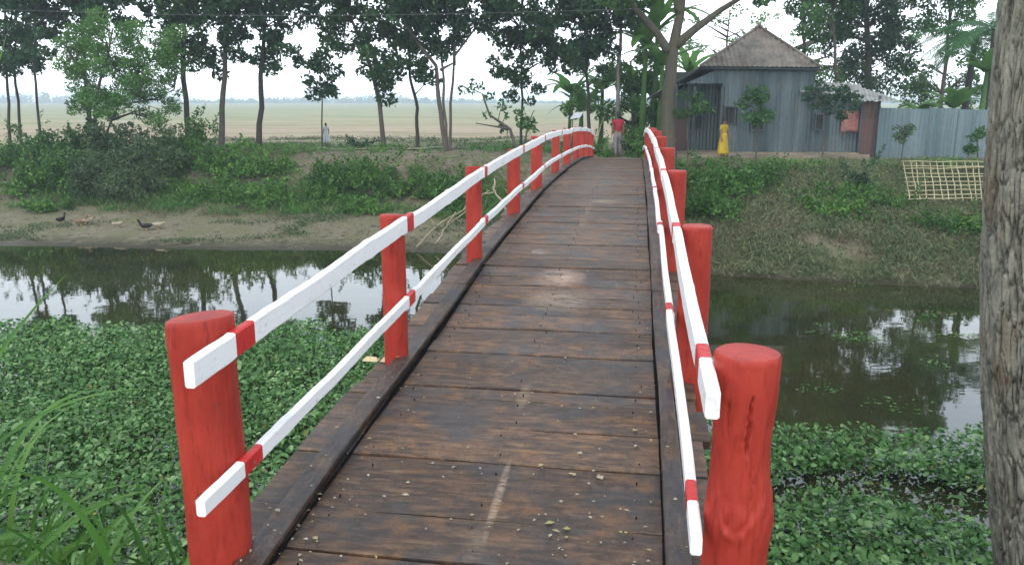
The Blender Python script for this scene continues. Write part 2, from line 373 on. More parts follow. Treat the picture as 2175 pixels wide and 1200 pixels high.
plots = rampn(t, fr, [(.0, (.25, .29, .13)), (.08, (.34, .33, .17)), (.12, (.44, .31, .24)), (.28, (.46, .33, .27)), (.42, (.30, .33, .17)), (.6, (.33, .34, .21)), (.8, (.25, .33, .18))])
field = mixc(t, .5, field, plots); field = mixc(t, rampn(t, f3, [(.42, (0, 0, 0)), (.62, (.6, .6, .6))]), field, (.16, .17, .08)); field = mixc(t, rampn(t, f2, [(.5, (0, 0, 0)), (.56, (.4, .4, .4))]), field, (.42, .38, .26))
far = nd(t, 'ShaderNodeMapRange', {0: sp.outputs[1], 1: 31.5, 2: 36.0}).outputs[0]
c = mixc(t, far, c, field)
t.links.new(c, b.inputs['Base Color']); b.inputs['Specular IOR Level'].default_value = .2
rr = nd(t, 'ShaderNodeMapRange', {0: wet, 3: .9, 4: .35}); t.links.new(rr.outputs[0], b.inputs['Roughness'])
bump(t, b, mathn(t, 'ADD', n2, n4), .7, .06); M['ground'] = m
m, t, b, out = mat('river_water'); gco = nd(t, 'ShaderNodeNewGeometry').outputs['Position']
n1 = noise_(t, 1.1, 3, .5, gco, (.6, 1.3, 1)); n2 = noise_(t, .35, 3, .5, gco); n3 = noise_(t, 6, 2, .5, gco)
t.links.new(rampn(t, n2, [(.35, (.016, .020, .008)), (.65, (.034, .036, .012))]), b.inputs['Base Color'])
b.inputs['Roughness'].default_value = .025; b.inputs['IOR'].default_value = 1.52
bump(t, b, mathn(t, 'ADD', n1, mathn(t, 'MULTIPLY', n3, .12)), .10, .03); M['water'] = m

# ------------------------------------------------------------------ terrain
def sst(x, a, b_):
    q = np.clip((x-a)/(b_-a), 0, 1); return q*q*(3-2*q)
def fbm(a, b_, sc, seed=0):
    r = 0; am = 1; q = np.random.default_rng(seed+100)
    for i in range(4):
        for _ in range(3):
            th = q.uniform(0, 6.28); ph = q.uniform(0, 6.28); k_ = sc*2**i*q.uniform(.7, 1.3)
            r = r+am*np.sin((a*math.cos(th)+b_*math.sin(th))*k_+ph)/3
        am *= .5
    return r
def gh(s, u):
    s = np.asarray(s, float); u = np.asarray(u, float)
    n = fbm(s, u, .5, 1); nf = fbm(s, u, 2.2, 2)
    near = 2.22-2.7*sst(s+.25*n, 2.3, 5.2)
    sh = 21.0+.067*u + .3*fbm(u, u*0, .35, 5); sh = np.where(u > 0, 19.25-.10*u+.25*fbm(u, u*0, .5, 5), sh)
    a = s-sh
    left = -.5+.5*sst(a, -2.5, 0)+.58*np.clip(a/5.0, 0, 1.0)+1.46*sst(a, 4.4, 8.4)
    left = left + .12*sst(a, 1.6, 1.75)*np.exp(-((u+5)/2.2)**2)
    right = -.5+.5*sst(a, -2.5, 0)+2.02*np.clip(a/7.4, 0, 1)**.9
    k_ = sst(u, -2.5, 1.0)
    farb = left*(1-k_)+right*k_
    mid = (a > -2.6)
    h = np.where(s < 10, np.maximum(near, -.5), np.where(mid, farb, -.5))
    amp = np.where(h > .02, 1, .2)*np.clip(1.0-np.maximum(s-34, 0)/20, .15, 1)
    return h+amp*(.05*n+.028*nf)*np.clip(np.abs(h)*2, .15, 1)
def ground_at(X, Y):
    s, u = toSU(X, Y); return float(gh(s, u))
def onground(x, y, Y):
    p = P(x, y, Y); p.z = ground_at(p.x, p.y); return p
def PG(x, y, up_=0):
    d = ray(x, y); k_ = 8.0
    while k_ < 80:
        p = Vector((0, 0, CAMZ))+d*k_
        if p.z <= ground_at(p.x, p.y): break
        k_ += .05
    p.z = ground_at(p.x, p.y)+up_; return p
def axis(fine0, fine1, step, lim, gr=1.09):
    a = list(np.arange(fine0, fine1, step)); d = step
    while a[-1] < lim: d *= gr; a.append(a[-1]+d)
    d = step
    while a[0] > -lim*.5 and len(a) < 5000: d *= gr; a.insert(0, a[0]-d)
    return np.array(a)
sa = axis(0, 36, .2, 3500); ua = np.array([-x for x in axis(0, 20, .2, 3500)[::-1] if x > 0]+list(axis(0, 16, .2, 3500)[axis(0, 16, .2, 3500) >= 0]))
S, U = np.meshgrid(sa, ua, indexing='ij'); H = gh(S, U)
aa = U-UO
V = np.stack([aa*math.cos(TH)+S*math.sin(TH), -aa*math.sin(TH)+S*math.cos(TH), H], -1).reshape(-1, 3)
g = grid_mesh('ground', V, len(sa), len(ua), M['ground']); g.data.flip_normals() if g.data.polygons[0].normal.z < 0 else None
tag(g, 'muddy river banks rising to flat farm fields', 'ground', kind='structure')
wb = MB(); wb.add([BR(.5, -300), BR(.5, 300), BR(24, 300), BR(24, -300)], [(0, 1, 2, 3)])
tag(wb.build('water', M['water']), 'still olive river water reflecting the sky', 'water', kind='structure')

# footpath along the left bank top
pb = MB(); pts = []
for i in range(26):
    x = 640+i*14; Y = 33.2-.3*math.sin(i/25*3.0); p = onground(x, 321, Y)
    pts.append((p.x, p.y, p.z+.06))
V = []; 
for i, p in enumerate(pts): V += [(p[0], p[1]-.22, p[2]), (p[0], p[1]+.25, p[2]+.03)]
pb.add(V, [(2*i, 2*i+2, 2*i+3, 2*i+1) for i in range(25)])
M['path'] = plain('path_clay', (.34, .29, .2), .95, 0, .2, 2)
tag(pb.build('path', M['path']), 'pale clay footpath along the bank top', 'path', kind='structure')

# ------------------------------------------------------------------ bridge
root = empty('wooden_bridge', BR(0, 0, 0), 'arched plank footbridge with red log posts and white rails', 'bridge', rz=-TH)
# planks
mb = MB(); s = .9; widths = []; rs = random.Random(3)
fixed = [2.12, 2.55, 2.83, 3.28, 3.62, 3.96, 4.11, 4.63]
edges = [.9, 1.3, 1.7]+fixed
while edges[-1] < 27.2: edges.append(edges[-1]+rs.choice([.17, .2, .22, .25, .28, .3]))
for i in range(len(edges)-1):
    a, b_ = edges[i]+.004, edges[i+1]-rs.uniform(.004, .009)
    ul, ur = -.97+rs.uniform(-.012, .012)+(.03 if rs.random() < .12 else 0), .93+rs.uniform(-.02, .03)
    dz = rs.uniform(-.006, .006); sk = rs.uniform(-.012, .012); n = 14; V = []
    t0 = rs.uniform(-.004, .004)
    for j in range(n+1):
        u = ul+(ur-ul)*j/n; wv = .004*math.sin(u*5+i*1.7)+rs.uniform(-.0015, .0015)
        for (q, zz) in ((a+sk*u, -.045), (a+sk*u+wv*.5, -.004), (a+.007+sk*u+wv*.5, 0), (b_-.007+sk*u, 0), (b_+sk*u, -.004), (b_+sk*u, -.045)):
            tilt = t0*(q-a)/(b_-a)
            V.append((u, q, deckz(q)+zz+dz+tilt+wv*.4))
    Fc = [(j*6+k_, (j+1)*6+k_, (j+1)*6+(k_+1) % 6, j*6+(k_+1) % 6) for j in range(n) for k_ in range(6)]
    Fc += [tuple(range(5, -1, -1)), tuple(n*6+k_ for k_ in range(6))]
    mb.add(V, [tuple(reversed(f)) for f in Fc])
tag(mb.build('plank_deck', M['deck'], root))
# edge boards
def ribbon(u0, u1, s0, s1, zt, zb, mtl, name, seed, step=.15):
    q = random.Random(seed); mb = MB(); n = int((s1-s0)/step); V = []
    zb_ = zb
    for i in range(n+1):
        s = s0+(s1-s0)*i/n; w1, w2 = .004*math.sin(s*2.1+seed)+q.uniform(-.002, .002), .006*math.sin(s*1.3+seed*2)
        z = deckz(s)
        for (u, zz) in ((u0+w1, zb), (u0+w1, zt-.005), (u0+w1+.006, zt), (u1+w2-.006, zt), (u1+w2, zt-.005), (u1+w2, zb)): V.append((u, s, z+zz))
    Fc = [(i*6+k_, i*6+(k_+1) % 6, (i+1)*6+(k_+1) % 6, (i+1)*6+k_) for i in range(n) for k_ in range(6)]
    Fc += [tuple(range(5, -1, -1)), tuple(n*6+k_ for k_ in range(6))]
    mb.add(V, Fc); return mb.build(name, mtl, root)
for s0, s1 in ((1.0, 5.9), (5.92, 11.3), (11.32, 16.6), (16.62, 21.9), (21.92, 27.1)):
    ribbon(-.82, -.715, s0, s1, .052, .026, M['kerb'], 'edge_board', int(s0*3))
    ribbon(.715, .80, s0, s1, .046, .020, M['kerb'], 'edge_board', int(s0*5)+1)
for (ua, ub) in ((-.717, -.697), (.703, .717)): ribbon(ua, ub, 1.02, 27.0, .009, .001, M['gap_nail_black'], 'shadow_gap_strip', int(ub*50)+60)  # thin black strips painting in the shadow gap inside each edge board
for u in (-.785, .765): ribbon(u-.02, u+.02, 1.05, 27.0, .024, .001, M['beam'], 'batten', 77)
for u in (-.72, 0, .72): ribbon(u-.07, u+.07, 1.0, 27.0, -.055, -.26, M['beam'], 'beam', int(u*10)+40)

# posts
STA = [2.45, 4.42, 6.72, 9.0, 11.3, 14.0, 16.5, 19.0, 21.3, 23.6, 26.0]
def ip(s, pts): return float(np.interp(s, [p[0] for p in pts], [p[1] for p in pts]))
UL = [(2.2, -.782), (4.4, -.738), (6.7, -.722), (9, -.715), (12, -.735), (28, -.775)]
UR = [(2.2, .79), (28, .79)]
HU = [(2, .85), (4.4, .84), (6.7, .795), (9, .755), (13, .72), (17, .71), (22, .75), (27, .80)]
HL = [(2, .395), (4.4, .385), (6.7, .37), (9, .34), (17, .31), (27, .34)]
def fn(x, y, z, s_=0): return mnoise.noise(Vector((x+s_, y+s_*.7, z)))
def log_post(u, s, r, h, seed, hi=False, tiltx=0, cracks=(), prof=None, top_tilt=(0, 0), label=None, base=-.35):
    nu, nv = (120, 150) if hi else (24, 30)
    V = []; z0 = deckz(s)
    for i in range(nv+1):
        fz = i/nv; z = base+(h-base)*fz
        for j in range(nu):
            a = 2*math.pi*j/nu; ca, sa_ = math.cos(a), math.sin(a)
            rr = r*(1+.07*fn(ca*1.1, sa_*1.1, z*2.0, seed)+.035*fn(ca*3, sa_*3, z*4, seed+5))
            if prof: rr *= prof(z, a)
            if i == nv: rr -= .003
            for (ac, zc, ln, wd, dp) in cracks:
                if abs(z-zc) < ln/2:
                    aw = ac+.12*fn(0, 0, z*14, seed+9)+.05*fn(0, 0, z*45, seed+3)
                    d = abs((a-aw+math.pi) % (2*math.pi)-math.pi)*r
                    ww = wd*math.sin(math.pi*((z-zc)/ln+.5))**.5*(.6+.8*abs(fn(1, 2, z*30, seed)))
                    if d < ww: rr -= dp*(1-(d/ww)**2)
            if prof is profR:
                da = abs((a+1.75+math.pi) % (2*math.pi)-math.pi); zr = .35+.13*da
                zr += .02*fn(ca*5, sa_*5, z*7, 4); rr += (.007*math.exp(-((z-zr)/.016)**2)*max(0, .2+1.6*abs(fn(ca*8, sa_*8, z*9, 3))) - .004*math.exp(-((z-zr-.03)/.012)**2))*max(0, 1-da/1.3)
                rr += .010*fn(ca*7, sa_*7, z*16, 8)*math.exp(-((z-.42)/.09)**2)
            if hi: rr += .0022*fn(ca*9, sa_*9, z*11, seed+2)+.0012*fn(ca*26, sa_*26, z*30, seed)
            zz = z
            if i >= nv-1: zz += top_tilt[0]*rr*ca+top_tilt[1]*rr*sa_
            V.append((u+rr*ca+tiltx*z, s+rr*sa_, z0+zz))
    mb = MB(); mb.add(V, [(i*nu+j, i*nu+(j+1) % nu, (i+1)*nu+(j+1) % nu, (i+1)*nu+j) for i in range(nv) for j in range(nu)])
    n0 = nv*nu; top = V[n0:]; cx = sum(p[0] for p in top)/nu; cy = sum(p[1] for p in top)/nu; cz = sum(p[2] for p in top)/nu
    T = [(cx+(p[0]-cx)*k_, cy+(p[1]-cy)*k_, cz+(p[2]-cz)*k_+zq) for (k_, zq) in ((1, 0), (.97, .004), (.6, .006)) for p in top]+[(cx, cy, cz+.006)]
    Fc = [(i*nu+j, i*nu+(j+1) % nu, (i+1)*nu+(j+1) % nu, (i+1)*nu+j) for i in range(2) for j in range(nu)]+[(2*nu+j, 2*nu+(j+1) % nu, 3*nu) for j in range(nu)]
    mb.add(T, Fc)
    o = mb.build('post', M['red'], root, smooth=True); nc = 2*nu+nu
    o.data.polygons.foreach_set('use_smooth', [True]*(len(o.data.polygons)-nc)+[False]*nc)
    if label: o['label'] = label
    return o
def profL(z, a):
    return 1+.05*math.exp(-((z-.85)/.15)**2)+.03*math.cos(3*a+.5)
def profR(z, a):
    k_ = math.cos(a-2.6)
    return 1.05-.13*math.exp(-((z-.62)/.14)**2)+.13*math.exp(-((z-.40)/.09)**2)*(.4+.6*math.cos(a+.5))+.02*math.cos(4*a)-.05*sst(z, .3, -.2)
pL = [.108, .070, .07, .075, .082, .07, .08, .075, .08, .075, .08]
pR = [.093, .086, .08, .085, .08, .085, .075, .085, .08, .08, .085]
hL = [.93, .90, .88, .80, .86, .86, .86, .86, .86, .86, .86]
for i, s in enumerate(STA):
    log_post(ip(s, UL)-.02-pL[i], s, pL[i], ip(s, HU)+(.08, .05, .04, .0, .02, .03, .02, .04, .02, .03, .03)[i], i*3.1+1, hi=i < 2, tiltx=(.0 if i else .0), prof=profL if i == 0 else None,
             top_tilt=(.10, -.05) if i == 0 else (random.uniform(-.1, .1), random.uniform(-.1, .1)), label='thick slab-sided red log post nearest on the left' if i == 0 else None)
    cr = ((-1.5, .72, .20, .010, .02), (-2.25, .74, .10, .006, .012), (-1.35, .56, .16, .005, .008)) if i == 0 else ((-1.9, .2, .3, .005, .01),)
    log_post(.815+pR[i], s-(.09 if i == 0 else 0.02), pR[i], ip(s, HU)+(.075 if i == 0 else .03), i*5.3+40, hi=i < 3, prof=profR if i == 0 else None, cracks=cr if i < 3 else (),
             top_tilt=(.0, .0), label='knotty cracked red log post nearest on the right' if i == 0 else None)
# raw cut wood chips at the foot of the second left post
for (u, s) in ((-.99, 4.42), (-.88, 4.42)):
    mb = MB(); z = deckz(s); mb.hexa([(u-.05, s-.02, z+.002), (u+.045, s-.025, z+.002), (u+.05, s+.02, z+.002), (u-.04, s+.025, z+.002), (u-.035, s-.01, z+.02), (u+.04, s-.01, z+.016), (u+.03, s+.012, z+.02), (u-.03, s+.015, z+.022)])
    mb.build('wedge', M['cream'], root)
# rails
def rail(u, hgt, hh, th, stations, start, seed, side):
    q = random.Random(seed); n = len(stations)
    for k_ in range(0, n-1):
        a = start if k_ == 0 else stations[k_]-.07-q.uniform(0, .05); b_ = stations[k_+1]+.09+q.uniform(0, .07)
        du = (k_ % 2)*side*.004; dh = (0 if k_ % 2 == 0 else -.006)+q.uniform(-.006, .006)
        step = .045; m_ = max(3, int((b_-a)/step)); V = []; mi = []
        bands = [stations[k_]+.02, stations[k_+1]+.02]; sA, sB = stations[k_], stations[k_+1]
        ss = sorted(set([a+(b_-a)*i/m_ for i in range(m_+1)]+[x_ for bd in bands for x_ in (bd-.065, bd+.065) if a < x_ < b_]))
        knot = q.uniform(a+.5, b_-.4); nph = q.uniform(0, 6)
        for s in ss:
            e1 = min((s-a)/.02, (b_-s)/.02, 1); sh = .75+.25*max(e1, 0) if e1 < 1 else 1
            wz = .003*math.sin(s*1.6+nph)+.002*math.sin(s*7+nph)+q.uniform(-.0015, .0015); wu = .004*math.sin(s*2.3+nph)
            kk = 1+.14*math.exp(-((s-knot)/.04)**2)+.03*math.sin(s*3.1+nph)
            z0_, z1_ = deckz(sA)+ip(sA, hgt), deckz(sB)+ip(sB, hgt); z = z0_+(z1_-z0_)*(s-sA)/(sB-sA)+dh+wz; H2 = hh/2*kk*(.92+.08*sh); T2 = th/2*(.85+.15*sh); c_ = .006
            uu = ip(s, u)+du+wu
            for (du_, dz_) in ((-T2, -H2+c_), (-T2, H2-c_), (-T2+c_, H2), (T2-c_, H2), (T2, H2-c_), (T2, -H2+c_), (T2-c_, -H2), (-T2+c_, -H2)):
                V.append((uu+du_, s, z+dz_))
        mb = MB(); mb.add(V, []); 
        for i in range(len(ss)-1):
            mid = (ss[i]+ss[i+1])/2; red = any(abs(mid-bd) < .066 for bd in bands)
            for j in range(8): mb.f.append((i*8+j, i*8+(j+1) % 8, (i+1)*8+(j+1) % 8, (i+1)*8+j)); mb.m.append(1 if red else 0)
        mb.f += [tuple(range(7, -1, -1)), tuple((len(ss)-1)*8+j for j in range(8))]; mb.m += [0, 0]
        o = mb.build('rail', [M['white'], M['redband']], root)
        nb = MB()
        for bd in bands[:1]:
            for dz_ in (-.01,):
                zc = deckz(bd)+ip(bd, hgt)+dh+dz_; ux = ip(bd, u)+du-side*th/2
                nb.tube([(ux+side*.002, bd, zc), (ux-side*.003, bd, zc)], .005, 8)
        nb.build('nail', M['wire'], o)
rail(UL, HU, .088, .036, STA, 2.15, 1, -1)
rail(UL, HL, .061, .034, STA, 2.15, 2, -1)
rail(UR, [(a, b-.012) for a, b in HU], .088, .042, STA, 2.16, 3, 1)
rail([(2, .775), (28, .775)], [(a, b-.01) for a, b in HL], .060, .036, STA, 2.2, 4, 1)
# piles under the deck
for s in (7.05, 11.7, 16.7, 21.3):
    for u in (-.62, .62):
        mb = MB(); mb.tube([(u*1.15, s, -.8), (u, s, deckz(s)-.3)], [.11, .09], 12); mb.build('pile', M['beam'], root, True)
    mb = MB(); mb.box((0, s, deckz(s)-.33), (1.75, .16, .13)); mb.build('crossbeam', M['beam'], root)

mb = MB(); q = random.Random(21)
for i in range(len(edges)-1):
    a, b_ = edges[i], edges[i+1]
    if a > 12: break
    for u in (-.60, -.02, .60):
        for f in ((.22, .78) if b_-a > .2 else (.5,)):
            s_ = a+(b_-a)*f+q.uniform(-.01, .01); uu = u+q.uniform(-.03, .03); z = deckz(s_)+.006
            mb.tube([(uu, s_, z-.01), (uu, s_, z)], .0034, 7)
tag(mb.build('nail_heads', M['gap_nail_black'], root), kind='stuff')
# litter on the deck
pts = []; q = random.Random(11)
def litter(n, fu, fs):
    for _ in range(n): pts.append((fu(), fs()))
litter(95, lambda: q.gauss(-.72, .10), lambda: 1.9+abs(q.gauss(0, 1.0)))
litter(95, lambda: q.gauss(.50, .20), lambda: 2.0+abs(q.gauss(0, .8)))
litter(110, lambda: q.uniform(-.7, .7), lambda: 1.9+abs(q.gauss(0, 2.4)))
V = []
for (u, s) in ((.30, 2.78), (.34, 2.80), (.27, 2.83), (.45, 3.2), (.22, 3.9), (-.2, 3.2), (-.35, 2.95), (.05, 2.5), (-.1, 4.3), (.5, 2.45)): pts.append((u, s, 2.2))
for tup_ in pts:
    u, s = tup_[:2]; bigl = tup_[2] if len(tup_) > 2 else 1
    if u < -.95 or u > .88: continue
    z = deckz(s)+.010+(.05 if (-.815 < u < -.715 or .715 < u < .80) else 0); a = q.uniform(0, 6.28); L = q.uniform(.004, .0105)*q.choice([1, 1, 1.6])*bigl; W = L*q.uniform(.4, .9)
    for_ = [(-L, 0, 0), (0, -W, .003), (L, 0, .001), (0, W, .004)]
    V.append([(u+x*math.cos(a)-y*math.sin(a), s+x*math.sin(a)+y*math.cos(a), z+h) for x, y, h in for_])
V = np.array(V); Vw = V.copy(); uu = V[..., 0]-UO
Vw[..., 0] = uu*math.cos(TH)+V[..., 1]*math.sin(TH); Vw[..., 1] = -uu*math.sin(TH)+V[..., 1]*math.cos(TH)
M['litter'] = leaf_mat('fallen_petal', [(.36, .33, .08), (.45, .38, .25), (.62, .58, .47)], .2, .6, 30)
tag(quads_mesh('fallen_petals', Vw, M['litter']), 'scattered pale petals and leaf bits on the near deck planks', 'petals', kind='stuff')

# ------------------------------------------------------------------ big flaking trunk on the right
def big_trunk():
    c = Vector((2.02, 2.95)); root_ = empty('flaking_bark_tree', (c.x, c.y, 1.2), 'large flaking grey and rust bark trunk filling the right edge', 'tree')
    nu, nv = 420, 620; z0, z1 = 1.0, 7.5; r0 = .235
    zz = np.linspace(z0, z1, nv); th = np.linspace(0, 2*math.pi, nu, endpoint=False)
    V = np.zeros((nv, nu, 3)); fis = np.zeros((nv, nu))
    for i, z in enumerate(zz):
        vis = z < 5.2
        cx = .02*math.sin(z*1.1+.4)+.055*max(0, 4.5-z)**1.85-.03*max(0, z-4.5); rb = r0*(1-.03*(z-3.3))+.05*math.exp(-(z-1.0)*1.8)
        for j, a in enumerate(th):
            ca, sa_ = math.cos(a), math.sin(a); rr = rb*(1+.05*mnoise.noise(Vector((ca*1.2, sa_*1.2, z*.9)))); 
            f = 0
            if vis and sa_ < .55:
                p = Vector((ca*4.6+.25*mnoise.noise(Vector((ca*6, sa_*6, z*5))), sa_*4.6, z*4.2*.62+.3*mnoise.noise(Vector((ca*5, sa_*5, z*9)))))
                p = p+.5*Vector((mnoise.noise(p*1.3), mnoise.noise(p*1.3+Vector((7, 0, 0))), .5*mnoise.noise(p*2.1))); d, _ = mnoise.voronoi(p*2.3)
                e_ = d[1]-d[0]; f = max(0, 1-e_/(.10+.16*(mnoise.noise(p*.9)+.5)))
                pl = mnoise.noise(p*2.1)*.5+.5
                rr += .017*(1-f*f)+.013*pl+.006*mnoise.noise(p*5)+.003*mnoise.noise(p*13)
            V[i, j] = (cx+rr*ca, rr*sa_, z-1.2); fis[i, j] = f**3*.9
    # close the back seam already continuous
    o = grid_mesh('trunk', V.reshape(-1, 3), nv, nu, M['flaking'], root_, True, True)
    at = o.data.attributes.new('fissure', 'FLOAT', 'POINT'); at.data.foreach_set('value', fis.reshape(-1).astype(np.float32))
    C = np.random.default_rng(5).normal(size=(70, 3))*np.array([1.5, 1.5, .9])+np.array([2.2, -1.4, 9.6])
    L = np.concatenate([c_+np.random.default_rng(i).normal(size=(60, 3))*.33 for i, c_ in enumerate(C)])
    mb = MB()
    for c_ in C[::6]: mb.tube([(0, 0, 6.1), (c_[0]*.4, c_[1]*.4, 7.6), tuple(c_)], [.1, .05, .012], 7)
    mb.build('branches', M['bark'], root_, True)
    quads_mesh('crown', leaf_quads(L, .18, .09), M['leaf_mid'], root_)
big_trunk()

# ------------------------------------------------------------------ trees
def crown_leaves(ells, Y, per=70, lsz=(.2, .1), dens=1.0, cl=.38, seed=0, down=.25, flat=.75):
    q = np.random.default_rng(seed+500); L = []; C = []
    for (x, y, rx, ry) in ells:
        n = max(3, int(dens*rx*ry*3.14/1250))
        for _ in range(n):
            a = q.uniform(0, 2*math.pi); k_ = math.sqrt(q.uniform(.05, 1)); dep = q.normal()*min(1.6, rx/F*Y*.6)
            c = np.array(P(x+rx*k_*math.cos(a), y+ry*k_*math.sin(a), Y+dep)); C.append(c)
            r_ = cl*q.uniform(.6, 1.35); m_ = int(per*(r_/cl)**2)
            pt = unit(q.normal(size=(m_, 3)))*q.uniform(.25, 1, (m_, 1))**.6*r_; pt[:, 2] *= flat
            L.append(c+pt)
    L = np.concatenate(L); return leaf_quads(L, lsz[0], lsz[1], down=down, rng=q), C
def tree(name, label, cat, group, Y, stems, ells, leafm='leaf_dark', barkm='bark_dark', r=.15, seed=0, dens=1.0, per=70, lsz=(.2, .1), cl=.38, basepx=None, limbs=True, down=.25, base=None):
    if base is None: base = onground(stems[0][0][0], stems[0][0][1], Y)
    rt = empty(name, base, label, cat, group); inv = -Vector(base)
    mb = MB(); tips = []
    for si, st in enumerate(stems):
        pts = [P(x, y, Y+(0 if len(st[0]) < 3 else 0)) for (x, y) in [p[:2] for p in st]]
        if si == 0 or (len(st) > 0 and st[0] == stems[0][0]): pts[0] = Vector(base)+Vector((random.uniform(-.04, .04), 0, -.2))
        rs_ = r*(1 if si == 0 else .62); m_ = len(pts)
        fine = []; rad = []
        for i in range(m_-1):
            for k_ in range(5):
                f = k_/5; p = pts[i].lerp(pts[i+1], f)
                p = p+Vector((mnoise.noise(Vector((p.z*.9, seed, si)))*.10, mnoise.noise(Vector((p.z*.9, seed+7, si)))*.10, 0))*(1 if i+f > 0 else 0)
                fine.append(p); rad.append(rs_*(1-.62*(i+f)/(m_-1))*(1+.35*math.exp(-(i+f)*6) if si == 0 else 1))
        fine.append(pts[-1]); rad.append(rs_*.38); mb.tube([p+inv for p in fine], rad, 9); tips += fine[len(fine)//3:]
    Q, C = crown_leaves(ells, Y, per, lsz, dens, cl, seed, down)
    if limbs:
        for c in C[::2]:
            c = Vector(c); cand = [p for p in tips if p.z < c.z+.3] or tips
            t_ = min(cand, key=lambda p: (p-c).length+.3*abs(p.z-c.z+.8))
            mid = t_.lerp(c, .5)+Vector((0, 0, .12*(c-t_).length)); mb.tube([t_+inv, mid+inv, c+inv], [max(.014, .022*(c-t_).length), .015, .006], 5)
    mb.build('trunk', M[barkm], rt, True)
    quads_mesh('crown', Q+np.array(inv), M[leafm], rt)
    return rt
GR = 'trees in the row along the far left bank'
def up(x, w=120, n=1, y0=-70): return [(x, y0-i*110, w, 85) for i in range(n)]
T = [
 (33.5, [[(12, 268), (14, 150), (10, 20), (12, -200)]], [(5, 60, 70, 75), (20, 130, 40, 30)]+up(10, 100, 2), .10, 'leftmost slim tree of the far bank row, cut by the left edge'),
 (34.5, [[(42, 270), (30, 140), (36, 0), (30, -180)]], [(60, 40, 60, 60), (60, 110, 50, 40)]+up(60, 90, 2), .10, 'second slim tree from the left edge on the far bank'),
 (33.0, [[(80, 272), (72, 140), (78, 0), (80, -160)]], [(120, 20, 70, 60), (95, 90, 40, 30)]+up(130, 90, 2), .09, 'third slim tree from the left edge, beside the feathery pale tree'),
 (34.0, [[(193, 278), (180, 150), (170, 0), (180, -160)]], [(200, -10, 90, 45), (270, 30, 60, 30)]+up(220, 110, 1), .16, 'dark trunk showing through the feathery pale green tree'),
 (33.0, [[(399, 268), (388, 130), (395, 0), (400, -160)]], [(395, 60, 55, 50), (385, 120, 45, 30), (340, 15, 70, 40)]+up(380, 110, 2), .19, 'thicker tree just right of the feathery pale tree'),
 (33.0, [[(466, 288), (476, 160), (484, 60), (490, -160)]], [(480, 25, 80, 50), (455, 140, 28, 30), (440, 90, 40, 22), (500, 95, 34, 20)]+up(480, 110, 2), .20, 'reddish lower trunk with a gap of sky on its right'),
 (33.0, [[(547, 275), (555, 160), (562, 60), (570, -150)]], [(575, 60, 75, 48), (530, 118, 34, 20), (600, 130, 50, 32), (560, 5, 100, 45)]+up(590, 110, 2), .19, 'straight tree with a stub shoot at its foot, left of the young one'),
 (32.0, [[(683, 330), (683, 215), (682, 120)]], [(680, 125, 52, 26), (678, 165, 48, 32), (682, 205, 24, 22)], .055, 'young thin tree with a small diamond crown hanging clear in the sky'),
 (33.5, [[(818, 318), (806, 220), (790, 150), (740, 20), (730, -120)]], [(740, 60, 80, 60), (800, 140, 50, 42), (700, 10, 80, 40), (815, 195, 22, 22)]+up(730, 120, 2), .17, 'curving tree with reddish foot, between the young tree and the slim curved one'),
 (33.5, [[(887, 320), (884, 230), (872, 160), (866, 40), (850, -150)]], [(865, 120, 48, 45), (850, 40, 70, 50), (905, 165, 24, 16)]+up(860, 110, 2), .13, 'slim curved tree standing left of the multi-stemmed one'),
 (31.0, [[(950, 338), (932, 220), (925, 140), (860, 50), (800, -40)], [(950, 338), (945, 220), (938, 130), (925, 20), (930, -160)], [(955, 338), (958, 220), (965, 120), (1010, 60), (1040, 0)], [(965, 140), (962, 40), (975, -120)], [(935, 150), (968, 132)]],
       [(930, 60, 70, 45), (1000, 20, 80, 45), (890, 20, 60, 40), (915, 150, 34, 22), (950, 105, 30, 18)]+up(930, 130, 2), .16, 'multi-stemmed tree with forked trunks rising from bare soil'),
 (33.0, [[(1106, 300), (1108, 180), (1106, 60), (1115, -150)]], [(1085, 135, 50, 38), (1110, 195, 36, 30), (1150, 95, 60, 40), (1090, 40, 80, 50), (1180, 130, 50, 22)]+up(1110, 120, 2), .09, 'thin straight tree behind the left rail, with low dark leaves'),
 (32.0, [[(1252, 300), (1250, 180), (1246, 60), (1240, -150)]], [(1210, 60, 80, 60), (1260, 20, 60, 50), (1170, 20, 50, 40), (1225, 120, 60, 24)]+up(1220, 120, 2), .12, 'dark tree left of the banana leaves at the bridge end'),
 (31.5, [[(1312, 300), (1314, 150), (1322, 0), (1325, -200)]], [(1305, 40, 55, 55), (1290, 110, 34, 40), (1340, -20, 50, 40)]+up(1310, 110, 2), .14, 'grey trunked tree directly behind the walker in red'),
]
for i, (Y, st, el, r, lab) in enumerate(T):
    tree('bank_tree', lab, 'tree', GR, Y, st, el, 'leaf_dark' if i not in (4, 8, 9, 11) else 'leaf_deep', 'bark' if i in (5, 8, 10) else ('bark_pale' if i == 13 else 'bark_dark'), r*.62, i*11, dens=2.3 if i != 7 else 2.0, lsz=(.23, .115))
tree('feathery_tree', 'pale green feathery tree rounded over the left bank bushes', 'tree', None, 30.0, [[(190, 285), (205, 200), (230, 120), (240, 60)], [(190, 285), (265, 190), (320, 130)], [(205, 200), (150, 120), (140, 80)], [(210, 230), (330, 210), (370, 190)]],
     [(230, 90, 90, 60), (170, 120, 60, 55), (300, 130, 70, 60), (240, 170, 110, 45), (330, 210, 60, 50), (200, 225, 70, 35), (370, 120, 30, 60)], 'leaf_light', 'bark', .07, 77, dens=2.6, per=130, lsz=(.14, .055), cl=.36)
